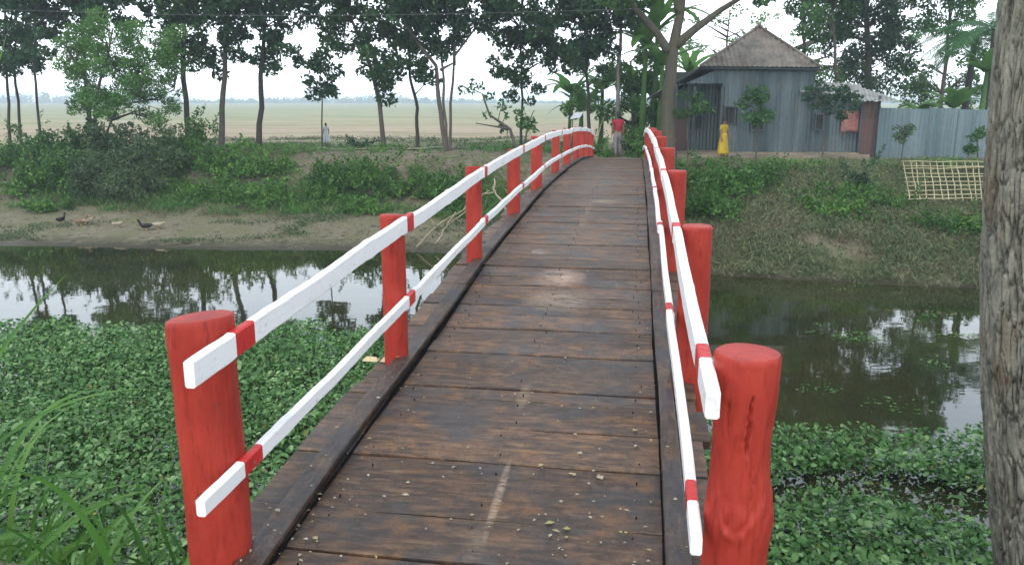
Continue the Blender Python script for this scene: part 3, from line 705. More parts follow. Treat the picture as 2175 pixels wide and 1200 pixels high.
tree('forked_tree', 'grey forked tree in front of the tin house', 'tree', None, 28.6, [[(1418, 345), (1420, 200), (1430, 100), (1445, 30), (1462, -140)], [(1420, 110), (1395, 70), (1345, 12), (1290, -60)], [(1434, 100), (1480, 60), (1530, 22), (1600, -20)], [(1445, 30), (1430, -40)]],
     [(1300, -20, 60, 30), (1600, -10, 70, 22), (1330, 5, 30, 20)]+up(1450, 170, 2, -110), 'leaf_mid', 'bark_grey', .27, 91, dens=1.1)
# crooked sparse shrub by the rail
tree('crooked_sapling', 'crooked sapling with sparse leaves reaching left beside the left rail', 'sapling', None, 30.0, [[(1106, 318), (1085, 275), (1040, 245), (1025, 200)], [(1106, 318), (1120, 270), (1135, 235)], [(1085, 275), (1010, 262)]],
     [(1010, 200, 34, 26), (1075, 258, 50, 20), (1040, 235, 46, 22), (1125, 250, 26, 30)], 'leaf_mid', 'bark', .07, 33, dens=.45, per=26, lsz=(.2, .11), cl=.3)
# behind the house and at right
B = [
 (39, [[(1712, 300), (1708, 100), (1705, -60)]], [(1700, 20, 60, 26)]+up(1700, 100, 1), 'leaf_mid', .13, 'tall thin trunk rising behind the right slope of the house roof'),
 (42, [[(1530, 300), (1545, 80), (1550, 20)]], [(1490, 45, 34, 22), (1550, 40, 30, 20), (1600, 60, 40, 20), (1570, 95, 40, 14), (1450, 60, 30, 40)], 'leaf_light', .08, 'sparse pale tree far behind the left slope of the house roof'),
 (37, [[(1850, 300), (1845, 150), (1840, 0), (1840, -140)]], [(1840, 60, 90, 65), (1790, 120, 60, 50), (1860, 140, 70, 50), (1920, 50, 70, 60), (1760, 30, 70, 50), (1830, 180, 50, 24), (1800, -90, 130, 80), (1930, -130, 120, 90), (1850, -230, 120, 80)]+up(1850, 140, 2), 'leaf_dark', .22, 'broad dense tree behind the right part of the house'),
 (35, [[(1790, 300), (1775, 150), (1770, 20)]], [(1770, 20, 70, 40), (1730, 110, 34, 60), (1765, 165, 40, 30)]+up(1760, 90, 1), 'leaf_mid', .13, 'bright green tree rising just behind the low side roof'),
 (38, [[(1990, 300), (2010, 120), (2020, 0)]], [(2010, 30, 80, 40), (1980, 165, 70, 34), (2060, 195, 44, 40), (1940, 200, 50, 26), (2040, 110, 40, 40), (2050, -90, 110, 80), (2000, -200, 110, 80)]+up(2020, 120, 2), 'leaf_mid', .14, 'leafy tree behind the pale tin fence'),
 (60, [[(1640, 300), (1650, 120)]], [(1660, 60, 50, 50), (1700, 110, 40, 60), (1480, 110, 50, 40), (1390, 100, 40, 50), (1920, 110, 90, 60)], 'leaf_light', .2, 'hazy pale tree far beyond the house'),
]
for i, (Y, st, el, lm, r, lab) in enumerate(B):
    tree('yard_tree', lab, 'tree', 'trees behind the tin house', Y, st, el, lm, 'bark', r*.8, 200+i*7, dens=(1.4, .7, 2.6, 2.2, 2.4, 1.0)[i], per=70 if i != 1 else 34, cl=.42)
tree('bushy_thicket_tree', 'dark leafy thicket tree left of the house wall', 'tree', None, 33, [[(1345, 320), (1345, 220), (1340, 130)]], [(1340, 170, 50, 60), (1385, 150, 30, 60), (1290, 200, 40, 50), (1235, 215, 40, 30), (1350, 250, 60, 40), (1270, 150, 40, 40), (1390, 240, 26, 50)], 'leaf_light', 'bark_dark', .1, 301, dens=2.0, lsz=(.24, .1))

# saplings before the house
SP = [
 (27.6, [[(1605, 350), (1607, 260), (1606, 215)]], [(1606, 230, 42, 32), (1612, 200, 26, 18), (1625, 250, 26, 18)], 'leaf_mid', 'thin sapling in front of the middle of the house wall'),
 (27.6, [[(1745, 360), (1750, 260), (1762, 190)]], [(1765, 195, 50, 26), (1735, 218, 40, 18), (1800, 218, 34, 20), (1760, 242, 34, 12)], 'leaf_dark', 'wider dark sapling in front of the corner of the house'),
 (26.8, [[(1912, 365), (1918, 310), (1920, 275)]], [(1920, 275, 20, 12), (1922, 292, 10, 8)], 'leaf_dusty', 'tiny sapling before the pale tin fence'),
 (28.6, [[(1460, 335), (1462, 250), (1465, 215)]], [(1462, 208, 40, 12), (1470, 232, 50, 18)], 'leaf_mid', 'flat-topped dark sapling before the dark window'),
 (27.3, [[(2075, 370), (2078, 300), (2082, 260)]], [(2078, 285, 18, 28), (2060, 310, 14, 14)], 'leaf_mid', 'thin sapling at the fence beside the big trunk'),
]
for i, (Y, st, el, lm, lab) in enumerate(SP):
    tree('sapling', lab, 'sapling', 'saplings in the house yard', Y, st, el, lm, 'bark', .03, 400+i*3, dens=4.5, per=40, lsz=(.14, .065), cl=.2)

# banana plants and palm
def paddle(base, dirv, L, W, droop, n=10, tatter=0, rng=random):
    """one banana leaf as a strip mesh"""
    d = Vector(dirv).normalized(); side = d.cross(Vector((0, 0, 1))).normalized(); V = []; p = Vector(base); v = d.copy()
    for i in range(n+1):
        f = i/n; wd = W*math.sin(math.pi*min(1, .08+.92*f)**.8)**.7*.5 if f < 1 else 0
        wj = wd*(1+tatter*rng.uniform(-.35, .1)); nrm = side.cross(v).normalized()
        V += [p-side*wj+nrm*(-.25*wj), p+Vector((0, 0, 0)), p+side*wj+nrm*(-.25*wj)]
        p = p+v*(L/n); v = (v+Vector((0, 0, -droop/n))).normalized()
    Fc = []
    for i in range(n): Fc += [(3*i, 3*i+1, 3*i+4, 3*i+3), (3*i+1, 3*i+2, 3*i+5, 3*i+4)]
    return V, Fc
def banana(base, h, nl, L, seed, label):
    q = random.Random(seed); rt = empty('banana_plant', base, label, 'banana plant', 'banana plants near the house and bridge end')
    mb = MB(); mb.tube([(0, 0, -.1), (.03, 0, h*.5), (.05, .02, h)], [.13, .11, .06], 12); mb.build('stem', M['leaf_light'], rt, True)
    for i in range(nl):
        a = i*2.4+q.uniform(-.3, .3); el = q.uniform(.5, 1.9); v, f = paddle((.04, .01, h-.1), (math.cos(a), math.sin(a), el), L*q.uniform(.75, 1.1), .5, q.uniform(1.0, 2.2), 10, 1, q)
        m_ = MB(); m_.add(v, f); m_.build('leaf', M['leaf_banana'], rt, True)
for (x, y, Y, h, nl, L, lab) in ((1232, 300, 35, 1.7, 9, 2.0, 'low banana plant left of the walker in red'), (1275, 300, 36.5, 2.7, 9, 2.2, 'banana plant behind the dark tree at the bridge end'),
        (1385, 300, 32.4, 5.2, 11, 2.8, 'tall banana plant left of the forked tree'), (1350, 300, 36, 2.6, 9, 2.4, 'banana plant behind the thicket right of the walker'), (1455, 300, 38, 3.4, 8, 2.6, 'banana plant behind the forked tree by the lean-to roof'), (1398, 300, 31.2, 3.4, 10, 2.4, 'banana plant close against the left side of the forked trunk'), (1362, 300, 31.4, 4.2, 11, 2.8, 'tallest banana plant with upright leaves above the walker'), (1210, 300, 37, 2.4, 9, 2.2, 'banana plant farthest left of the bridge end'), (1945, 300, 31.4, 1.7, 9, 1.5, 'banana plant showing broad leaves above the left part of the tin fence'), (2015, 300, 31.2, 1.9, 9, 1.7, 'banana plant showing broad leaves above the middle of the tin fence'), (2075, 300, 30.8, 3.2, 10, 2.0, 'banana plant above the tin fence next to the big trunk')):
    banana(onground(x, y, Y), h, nl, L, int(x), lab)
def palm(base, h, label, seed):
    q = random.Random(seed); rt = empty('palm_tree', base, label, 'palm'); mb = MB()
    mb.tube([(0, 0, -.2), (-.05, 0, h*.4), (0, 0, h*.8), (0, 0, h)], [.17, .13, .12, .1], 12); mb.build('trunk', M['bark_dark'], rt, True)
    for i in range(15):
        a = i*2.4; el = q.uniform(.1, 1.3); d = Vector((math.cos(a), math.sin(a), el)).normalized(); p = Vector((0, 0, h)); v = d.copy(); L = q.uniform(2.2, 2.9); n = 16; pts = []; Vq = []
        side = d.cross(Vector((0, 0, 1))).normalized()
        for k_ in range(n+1): pts.append(p.copy()); p = p+v*(L/n); v = (v+Vector((0, 0, -.11))).normalized()
        for k_ in range(2, n):
            for sg in (-1, 1):
                for sb in (0, .5):
                    b0 = pts[k_].lerp(pts[k_+1], sb); tl = .75*math.sin(math.pi*(k_+sb)/n)**.6*q.uniform(.8, 1.1); fw = (pts[k_+1]-pts[k_]).normalized()
                    tp = b0+(side*sg*.8+fw*.55+Vector((0, 0, -.35))).normalized()*tl; md = b0.lerp(tp, .4)
                    Vq.append([b0, md+fw*.03, tp, md-fw*.03])
        m_ = MB(); m_.tube(pts, [.022-.0011*k_ for k_ in range(n+1)], 5)
        for v4 in Vq: m_.add(v4, [(0, 1, 2, 3)])
        m_.build('frond', M['leaf_palm'], rt)
palm(onground(2040, 330, 33), 4.4, 'shorter palm whose fronds hang over the middle of the tin fence', 9)
palm(onground(2080, 330, 31), 4.6, 'palm with drooping fronds behind the fence beside the big trunk', 4)

# ------------------------------------------------------------------ shrubs
def shrub(name, label, group, x, y, Y, rx, rz, leafm, n=900, lsz=(.11, .06), seed=0, base=None):
    b0 = (PG(x, y+22) if y > 325 else onground(x, y, Y)) if base is None else base
    rt = empty(name, b0, label, 'shrub', group); q = np.random.default_rng(seed+900)
    k_ = int(10+rx*14); cs = unit(q.normal(size=(k_, 3)))*q.uniform(.2, .95, (k_, 1)); cs[:, 2] = np.abs(cs[:, 2])*.95
    cs *= np.array([rx, rx*.8, rz]); L = []
    for c in cs:
        m_ = n//k_; r_ = q.uniform(.16, .34)*max(rx, .5)
        L.append(c+unit(q.normal(size=(m_, 3)))*q.uniform(.1, 1, (m_, 1))**.5*r_)
    for _ in range(int(8+10*rx)):   # loose shoots breaking the outline
        a = q.uniform(0, 6.28); b0_ = np.array([rx*.75*math.cos(a), rx*.6*math.sin(a), rz*q.uniform(.2, .95)]); dv = np.array([math.cos(a)*q.uniform(.1, .9), math.sin(a)*q.uniform(.1, .9), q.uniform(.4, 1.3)])
        ln = q.uniform(.25, .75); f = np.linspace(0, 1, int(10+20*ln))[:, None]
        L.append(b0_+dv*f*ln+np.array([0, 0, -.25])*f**2*ln+q.normal(size=(len(f), 3))*.035)
    L = np.concatenate(L); L[:, 2] = np.abs(L[:, 2])
    mb = MB()
    for c in cs[::2]: mb.tube([(c[0]*.1, c[1]*.1, -.1), (c[0]*.5, c[1]*.5, c[2]*.55), tuple(c)], [.02, .012, .005], 5)
    mb.build('stems', M['bark'], rt)
    quads_mesh('foliage', leaf_quads(L, lsz[0]*(.75+.5*((seed*7) % 5)/4), lsz[1]*(.7+.6*((seed*3) % 4)/3), up=.25, rng=q), M[leafm], rt); return rt
GL = 'bushes covering the far left bank'
SH = [(20,330,28.5,1.5,1.0,'leaf_bush','dark bush at the left edge of the bank'),(60,390,26.2,1.2,.8,'leaf_bright','bright bush low at the left edge of the bank'),(120,320,29,1.5,1.1,'leaf_mid','bush below the third slim tree'),
 (170,370,27,1.5,1.0,'leaf_bush','bush low on the bank under the feathery tree'),(245,400,26.3,1.5,1.25,'leaf_dusty','large grey-green bush bulging toward the mud'),(240,330,28.3,1.5,1.2,'leaf_dusty','grey-green bush under the feathery tree trunk'),
 (330,370,27,1.5,1.3,'leaf_dusty','tall dusty bush beside the largest grey-green one'),(405,330,28.8,1.2,1.15,'leaf_bush','dark bush at the foot of the thicker tree'),
 (440,400,26.8,1.2,.7,'leaf_bright','bright low bush spilling over the mud left of centre'),(480,345,28.6,1.1,.8,'leaf_bright','green bush at the foot of the reddish trunk'),(560,345,28.8,1.1,.6,'leaf_bright','green bush below the straight tree'),
 (545,410,26.6,1.3,.6,'leaf_bright','low spreading bush near the mud in the middle'),(690,405,27,.8,.6,'leaf_bright','small bush under the footpath start'),
 (760,375,28,1.6,1.0,'leaf_bush','rounded bush right below the footpath'),(845,395,27.4,1.0,.8,'leaf_bright','rounded bush between footpath and bare soil'),(930,395,27.8,1.0,.8,'leaf_bush','bush below the multi-stemmed tree'),
 (780,430,26,1.0,.5,'leaf_bright','low weeds patch above the eroded mud step'),(960,430,26.6,.7,.55,'leaf_bush','small bush beside the second rail post gap'),(100,425,25,.8,.3,'leaf_bright','low weeds patch on the mud at left'),(770,308,33.6,.45,.3,'leaf_dark','tiny dark bush on the footpath edge')]
for i, (x, y, Y, rx, rz, lm, lab) in enumerate(SH):
    shrub('bank_shrub', lab, GL, x, y, Y, rx*1.05, rz*(1.6 if x < 430 else (1.15 if x < 640 else .95)), lm, int(3200*rx*max(rz, .6)), (.13, .065), i)
GRt = 'bushes on the far right bank'
SH2 = [(1480,380,25.5,1.1,.9,'leaf_bush','dark bush beside the right rail'),(1560,385,25.3,1.3,.8,'leaf_bush','dark green bush below the girl in yellow'),(1500,440,23.6,1.1,.8,'leaf_bush','dark bush behind the second right post'),(1620,370,25.8,.8,.5,'leaf_bush','low bush below the middle sapling'),
 (1822,385,25.3,.42,.85,'leaf_dark','upright dark shrub below the house corner'),(1760,430,24,1.0,.3,'leaf_bright','low bright weeds patch on the right bank'),(1790,400,24.8,.8,.3,'leaf_bush','low weeds beside the upright shrub'),(2040,470,22.6,1.1,.35,'leaf_bush','low weeds below the bamboo lattice'),
 (1900,420,24,.7,.3,'leaf_bush','low weeds left of the bamboo lattice'),(1370,318,29.5,.7,.8,'leaf_bright','bright bush behind the bridge end'),(1285,325,29.5,.4,.45,'leaf_bright','small bush at the left bridge end'),(1345,312,30.4,.6,.9,'leaf_mid','bush right of the walker in red'),(1245,310,31,.9,.9,'leaf_bush','bush behind the far left rail')]
for i, (x, y, Y, rx, rz, lm, lab) in enumerate(SH2):
    shrub('yard_shrub', lab, GRt, x, y, Y, rx, rz, lm, int(2600*rx*max(rz, .5)), (.12, .055), 60+i)

# ------------------------------------------------------------------ ground cover on banks
def scatter_cover(name, label, cat, n, s0, s1, u0, u1, leafm, lsz, hgt, thr, seed, zmin=.1, mode='leaf', per=9, rad=.14, zmax=9):
    q = np.random.default_rng(seed); s = q.uniform(s0, s1, n); u = q.uniform(u0, u1, n)
    k_ = fbm(s, u, 1.1, seed)+.5*fbm(s, u, 3, seed+1); z = gh(s, u); keep = (k_ > thr) & (z > zmin) & ~((u > -12) & (u < -1) & (s > 27.6) & (s < 31.5) & (q.random(n) < .93)) & (z < zmax) & ~((np.abs(u) < 1.0) & (s > 26.5)); s, u, z = s[keep], u[keep], z[keep]
    a = u-UO; C = np.stack([a*math.cos(TH)+s*math.sin(TH), -a*math.sin(TH)+s*math.cos(TH), z], -1)
    hh = hgt*q.uniform(.3, 1, len(C))
    C = np.repeat(C, per, 0); hh = np.repeat(hh, per); C = C+q.normal(size=C.shape)*rad*np.array([1, 1, 0]); C[:, 2] += hh*q.uniform(.0, 1, len(C))
    return tag(quads_mesh(name, leaf_quads(C, *lsz, up=.8 if mode == 'grass' else .2, rng=q), M[leafm]), label, cat, kind='stuff')
scatter_cover('bank_weeds', 'green weeds growing over the far left bank', 'weeds', 7000, 24.8, 32, -24, -1.4, 'leaf_bright', (.12, .06), .3, .15, 21, .45)
scatter_cover('tall_grass', 'tufts of tall yellow-green grass on the left bank', 'grass', 6500, 23.8, 32, -24, -1.4, 'grass', (.42, .028), .3, .0, 34, .4, 'grass', 7)
scatter_cover('dead_stems', 'dead brown stems among the left bank bushes', 'dead stems', 3000, 23.2, 31, -24, -1.4, 'dry', (.34, .018), .3, -.1, 35, .3, 'grass', 5)
scatter_cover('bank_grass', 'thin green grass on the far right bank', 'grass', 16000, 18.4, 28, .9, 15, 'drygrass', (.18, .022), .2, -.8, 22, .03, 'grass', 9)
scatter_cover('bank_undergrowth', 'dusty low weeds on the far right bank', 'weeds', 5200, 18.4, 28, .9, 15, 'leaf_dusty', (.10, .05), .22, .1, 23, .04)
scatter_cover('bank_creeper', 'bright creeper leaves on the upper right bank', 'weeds', 3600, 21.5, 27.6, .9, 15, 'leaf_bright', (.12, .06), .28, .3, 24, .4)
scatter_cover('dry_stalks', 'dry straw and dead stalks on the right bank', 'straw', 15000, 18.4, 27.6, .9, 15, 'dry', (.20, .016), .12, -.7, 25, .1, 'grass', 5)
scatter_cover('shore_grass', 'short grass tufts along the left shoreline mud', 'grass', 2600, 20.2, 25.6, -24, -1.2, 'drygrass', (.12, .016), .08, .1, 36, .05, 'grass', 6)
scatter_cover('mud_weeds', 'yellowish low weeds on the left mud flat', 'weeds', 4200, 20.4, 25.6, -24, -1.2, 'leaf_dusty', (.08, .04), .07, .35, 26, .06)
scatter_cover('field_tufts', 'grass tufts along the near edge of the field', 'grass', 5200, 31, 42, -24, 1, 'leaf_dusty', (.16, .03), .2, .1, 27, .5, 'grass', 5)
scatter_cover('yard_tufts', 'dry grass at the foot of the house and fence', 'grass', 1500, 26.5, 28.4, 2, 15, 'dry', (.18, .014), .18, -.1, 28, .5, 'grass', 6)

mb = MB(); q = random.Random(8)
for _ in range(900):
    u = q.choice([q.uniform(-20, -1.3), q.uniform(-9, -1.3), q.uniform(1.2, 12)]); s = (20.6 if u < 0 else 18.9)+abs(q.gauss(0, 2.2)); z = float(gh(s, u)); p = BR(s, u, z); k_ = q.uniform(.012, .05)
    mb.ellipsoid(p, (k_*q.uniform(.8, 2.2), k_, k_*.6), 6, 4)
M['clod'] = plain('mud_clods', (.11, .095, .07), .95, 0, .5, 5)
tag(mb.build('mud_clods', M['clod'], None, True), 'scattered mud clods and stones along the far shore', 'clods', kind='stuff')
# ------------------------------------------------------------------ floating plants
def carpet(name, label, inside, n, seed, box, dens_thr):
    q = np.random.default_rng(seed); X = q.uniform(box[0], box[1], n); Y = q.uniform(box[2], box[3], n)
    k_ = fbm(X, Y, 1.0, seed)+.6*fbm(X, Y, 3.1, seed+3); keep = inside(X, Y, k_); X, Y, k2 = X[keep], Y[keep], k_[keep]
    z = .05+.13*np.clip(.5+.4*fbm(X, Y, 1.7, seed+8), 0, 1)+q.uniform(0, .20, len(X))
    C = np.stack([X, Y, z], -1); m_ = len(C)
    # round-ish 6-gon leaves, mostly facing up with tilt
    nrm = unit(np.stack([q.normal(size=m_)*.65, q.normal(size=m_)*.65-.1, np.ones(m_)], -1)); r = unit(q.normal(size=(m_, 3)))
    a = unit(np.cross(nrm, r)); b_ = np.cross(nrm, a); R_ = (q.uniform(.010, .028, m_)*(1+.5*(q.random(m_) < .08)))[:, None]
    V = [C+a*R_*math.cos(t_)*1.35*(1.0 if t_ else 1.12)+b_*R_*math.sin(t_)*.9+nrm*R_*(.25*abs(math.sin(t_))) for t_ in [0, 1.05, 2.1, 3.14, 4.19, 5.24]]
    V = np.stack(V, 1)
    return tag(quads_mesh(name, V, M['leaf_water'], None, 6), label, 'water plants', kind='stuff')
def inL(X, Y, k_):
    s = X*math.sin(TH)+Y*math.cos(TH); u = X*math.cos(TH)-Y*math.sin(TH)+UO
    edge = 13.2+.35*k_+.3*np.sin(X*1.3)
    return (s > 4.3) & (u < 1.1) & (Y < edge) & (k_ > -1.05+.5*(Y > 12.8))
def inR(X, Y, k_):
    s = X*math.sin(TH)+Y*math.cos(TH); u = X*math.cos(TH)-Y*math.sin(TH)+UO
    e_ = 8.75+.3*k_
    gap = np.abs(Y-(7.35-.08*(X-3)+.25*np.sin(X*2.3))) < .42+.2*np.sin(X*1.7)
    thin = RNG.random(len(X)) < np.where(gap, .05, np.where(Y > 8.2, .55, 1.0))
    return (s > 4.3) & (u > 1.1) & (Y < e_) & (k_ > -1.1+.5*(Y > 8.1)) & thin
carpet('water_plants', 'dense green leafy water plants floating left of the bridge', inL, 200000, 31, (-16, 2.5, 4.2, 14.8), 0)
carpet('water_weed', 'patchy green water plants floating right of the bridge', inR, 125000, 32, (1, 13, 4.2, 10.2), 0)
q = np.random.default_rng(3); n_ = 900
X = q.uniform(-9, 7, n_); Y = q.uniform(5.5, 12.5, n_); s_, u_ = toSU(X, Y); k2 = (np.abs(u_) > 1.2) & ((u_ < 0) | (Y < 8))
C = np.stack([X, Y, q.uniform(.22, .30, n_)], -1)[k2]
tag(quads_mesh('yellowed_leaves', leaf_quads(C, .07, .035, rng=q), M['deadleaf']), 'yellowed leaves caught among the floating plants', 'dead leaves', kind='stuff')
def mats_(name, label, spots, seed):
    q = np.random.default_rng(seed); V = []
    for (x, y, rx, n) in spots:
        p = PZ(x, y, .02)
        for _ in range(n):
            a = q.uniform(0, 6.28); k_ = math.sqrt(q.uniform()); c = np.array([p.x+rx*k_*math.cos(a), p.y+rx*.6*k_*math.sin(a), .015+q.uniform(0, .03)])
            V.append(c)
    C = np.array(V); Q = leaf_quads(C, .07, .045, rng=q); Q[..., 2] = np.maximum(.006, C[:, None, 2]+(Q[..., 2]-C[:, None, 2])*.4)
    return tag(quads_mesh(name, Q, M['leaf_light']), label, 'water plants', kind='stuff')
mats_('drifting_leaves', 'small drifting weed patches on the dark open water', [(1825, 715, .45, 130), (1745, 690, .18, 14), (1780, 615, .3, 12), (1830, 605, .25, 12), (1975, 670, .2, 14), (1950, 683, .15, 10), (2010, 710, .5, 40), (1740, 825, .35, 30), (1900, 860, .6, 40), (1720, 705, .1, 8), (2010, 770, .5, 24), (330, 545, .5, 12), (560, 580, .4, 8), (760, 590, .5, 12)], 41)

# ------------------------------------------------------------------ near-bank grass
def blades(name, label, items, seed, m_='grass'):
    q = random.Random(seed); mb = MB()
    for (x0, y0, z0, dx, dy, dz, L, W, droop) in items:
        p = Vector((x0, y0, z0)); v = Vector((dx, dy, dz)).normalized(); side = v.cross(Vector((0, -1, .3))).normalized(); n = 12; V = []
        for i in range(n+1):
            f = i/n; wd = W*.5*(min(1, f*4+.4))*(1-f**3)**.7
            nr = side.cross(v).normalized()
            V += [p-side*wd+nr*wd*.25, p, p+side*wd+nr*wd*.25]; p = p+v*(L/n); v = (v+Vector((0, 0, -droop/n*(.4+1.6*f)))).normalized()
        Fc = []
        for i in range(n): Fc += [(3*i, 3*i+1, 3*i+4, 3*i+3), (3*i+1, 3*i+2, 3*i+5, 3*i+4)]
        mb.add(V, Fc)
    return tag(mb.build(name, M[m_], None, True), label, 'grass', kind='stuff')
q = random.Random(5); it = []
for _ in range(300):
    x = q.uniform(-4.2, -1.45) if q.random() < .93 else q.uniform(-1.5, -1.25); y = q.uniform(2.6, 4.4); z = max(.0, ground_at(x, y))-.02
    den = 1.0 if x < -1.9 else .55
    if q.random() > den: continue
    hs = 1.0 if x < -2.4 else .6
    it.append((x, y, z, q.gauss(.2, .45), q.gauss(0, .3), 1.0, q.uniform(.5, 1.35)*hs, q.choice([.008, .012, .018, .03]), q.uniform(.6, 2.9)))
for _ in range(260):
    x = q.uniform(1.6, 5); y = q.uniform(2.4, 3.6); z = max(0, ground_at(x, y))-.02
    it.append((x, y, z, q.gauss(0, .35), q.gauss(0, .3), 1.0, q.uniform(.2, .5), q.uniform(.008, .018), q.uniform(.5, 2.2)))
it += [(-2.32, 2.5, 1.9, .30, 0, 1, 2.45, .03, .35), (-2.4, 2.55, 1.9, .33, 0, 1, 2.2, .03, .3), (-2.35, 2.5, 2.0, .45, 0, 1, 1.75, .02, .7), (-2.5, 2.7, 1.6, .1, 0, 1, 1.9, .05, .8), (-2.3, 2.6, 1.7, -.1, 0, 1, 1.5, .05, .9), (-1.35, 2.3, 1.75, -.35, .1, 1, .55, .03, .9), (-1.4, 2.35, 1.75, .6, .1, 1, .55, .02, 1.6), (-2.1, 3.0, 1.35, .55, .1, 1.3, 1.25, .022, 3.2), (-1.9, 2.7, 1.5, .2, .1, 1.3, 1.0, .03, 3.4), (-2.2, 2.7, 1.6, -.3, .1, 1, 1.3, .03, .8), (-2.05, 2.45, 1.8, -.5, .0, 1, 1.5, .028, .5), (-1.75, 2.3, 2.2, -.25, .2, 1, 1.6, .022, .6), (-1.95, 2.6, 1.6, .3, 0, 1, .8, .02, 1.5)]
blades('bank_edge_grass', 'long green grass blades on the near bank at lower left', it, 5)
# a few tall arching reed leaves that read one by one
TL = [(-1.42, 2.45, 2.0, .0, .2, 1, .60, .035, 1.2), (-1.75, 2.3, 1.95, .9, .3, 1, .7, .03, 3.0), (-2.0, 3.0, 1.6, .7, .1, 1.2, 1.25, .03, 3.0), (-1.98, 2.5, 2.1, -.7, .1, 1, .9, .04, .7), (-1.9, 2.35, 2.3, -.2, .1, 1, 1.0, .03, .5)]

# ------------------------------------------------------------------ house
def corr(mb, A, B_, zb, ztA, ztB, per=.13, amp=.018, mi=0, nrow=2):
    """corrugated sheet from A to B (xy), bottom zb, top heights"""
    A = Vector((A[0], A[1], 0)); B_ = Vector((B_[0], B_[1], 0)); d = B_-A; L = d.length; t_ = d/L; nr = Vector((t_.y, -t_.x, 0)); n = max(2, int(L/per*6)); V = []
    for i in range(n+1):
        f = i/n; o_ = nr*amp*math.cos(2*math.pi*f*L/per); p = A+d*f+o_
        V += [(p.x, p.y, zb), (p.x, p.y, ztA+(ztB-ztA)*f)]
    mb.add(V, [(2*i, 2*i+2, 2*i+3, 2*i+1) for i in range(n)], mi)
def roofsheet(mb, p0, p1, p2, p3, per=.15, amp=.02, mi=0):
    """p0->p1 along eave, p3->p2 along ridge; corrugations run p0->p3"""
    p0, p1, p2, p3 = map(Vector, (p0, p1, p2, p3)); nr = (p1-p0).cross(p3-p0).normalized(); L = (p1-p0).length; n = max(4, int(L/per*6)); V = []
    for i in range(n+1):
        f = i/n; o_ = nr*amp*math.cos(2*math.pi*f*L/per); a = p0.lerp(p1, f)+o_; b_ = p3.lerp(p2, f)+o_; V += [a, b_]
    mb.add([tuple(v) for v in V], [(2*i, 2*i+2, 2*i+3, 2*i+1) for i in range(n)], mi)
HY = 30.2
hb = P(1600, 345, HY); hb.z = 2.0
house = empty('tin_house', hb, 'blue-grey corrugated tin house with rusty hipped roof', 'house')
inv = -Vector(hb)
def hp(x, y, Y): return P(x, y, Y)+inv
def shift(o): o.parent = house; o.location = inv; return o
ZB = P(1600, 322, HY).z
def Yw(x): return HY-.5*(x-1430)/420
zt = P(1600, 141, HY).z
def wp(x, dy=0): p = P(x, 300, Yw(x)+dy); return (p.x, p.y)
mb = MB(); corr(mb, wp(1528), wp(1718), ZB, zt, zt); shift(mb.build('front_wall', M['tin_wall']))
mb = MB()
zL0, zL1 = P(1395, 205, Yw(1430)).z, P(1490, 146, Yw(1490)).z
corr(mb, wp(1418, .9), wp(1530, .9), ZB-.3, zL0+.1, zt)
shift(mb.build('porch_wall', M['tin_wall']))
mb = MB(); corr(mb, wp(1430, -.02), wp(1530, -.02), P(1480, 178, 30).z, P(1430, 186, 30).z, zt-.02); shift(mb.build('gable_panel', M['tin_wall']))
mb = MB()   # side and back walls
a0, a1 = wp(1718), wp(1700, 6); corr(mb, a0, a1, ZB, zt, zt); corr(mb, wp(1700, 6), wp(1425, 6), ZB, zt, zt); corr(mb, wp(1425, 6), wp(1418, .9), ZB-.3, zL0+.1, zL0+.1)
shift(mb.build('rear_wall', M['tin_wall']))
# posts of the porch
for x in (1432, 1470, 1528):
    mb = MB(); p = wp(x, -.05); mb.box((p[0], p[1], (2.05+P(x, 185, 30).z)/2), (.1, .1, P(x, 185, 30).z-2.05)); shift(mb.build('porch_post', M['frame']))
# roof
Af = P(1612, 57, HY+1.9); Ar = Af+Vector((1.06, 3.2, 0)); E1 = P(1487, 141, HY-.35); E2 = P(1744, 143, HY-.75); Lf = P(1376, 208, HY-.3); 
E2b = E2+Vector((2.4, 7.2, 0)); Lb = Lf+Vector((2.4, 7.2, 0)); E1b = E1+Vector((2.4, 7.2, 0))
def tri_sheet(mb, a, b_, apex, per=.17, amp=.018):
    a, b_, apex = map(Vector, (a, b_, apex)); nr = (b_-a).cross(apex-a).normalized(); L = (b_-a).length; n = int(L/per*6); V = []
    h = (apex-a)-(b_-a)*((apex-a).dot(b_-a)/L**2); fx = (apex-a).dot(b_-a)/L**2
    for i in range(n+1):
        f = i/n; o_ = nr*amp*math.cos(2*math.pi*f*L/per); k_ = f/fx if f < fx else (1-f)/(1-fx); p = a+(b_-a)*f+o_; V += [tuple(p), tuple(p+h*k_)]
    mb.add(V, [(2*i, 2*i+2, 2*i+3, 2*i+1) for i in range(n)])
mb = MB(); tri_sheet(mb, E1, E2, Af); o = shift(mb.build('front_hip_roof', M['tin_roof']))
mb = MB(); roofsheet(mb, E2, E2b, Ar, Af); shift(mb.build('right_roof', M['tin_roof']))
mb = MB(); roofsheet(mb, Lb, Lf, E1, E1b); shift(mb.build('porch_roof', M['tin_roof']))
mb = MB(); roofsheet(mb, E1b, E1, Af, Ar); shift(mb.build('left_roof', M['tin_roof']))
mb = MB(); mb.tube([Af+Vector((0, -.05, .03)), Ar+Vector((0, 0, .03))], .09, 8); mb.tube([Af+Vector((0, 0, .02)), E2+Vector((0, 0, .02))], .05, 6); mb.tube([Af+Vector((0, 0, .02)), E1+Vector((0, 0, .02))], .05, 6); shift(mb.build('ridge_cap', M['tin_roof'], None, True))
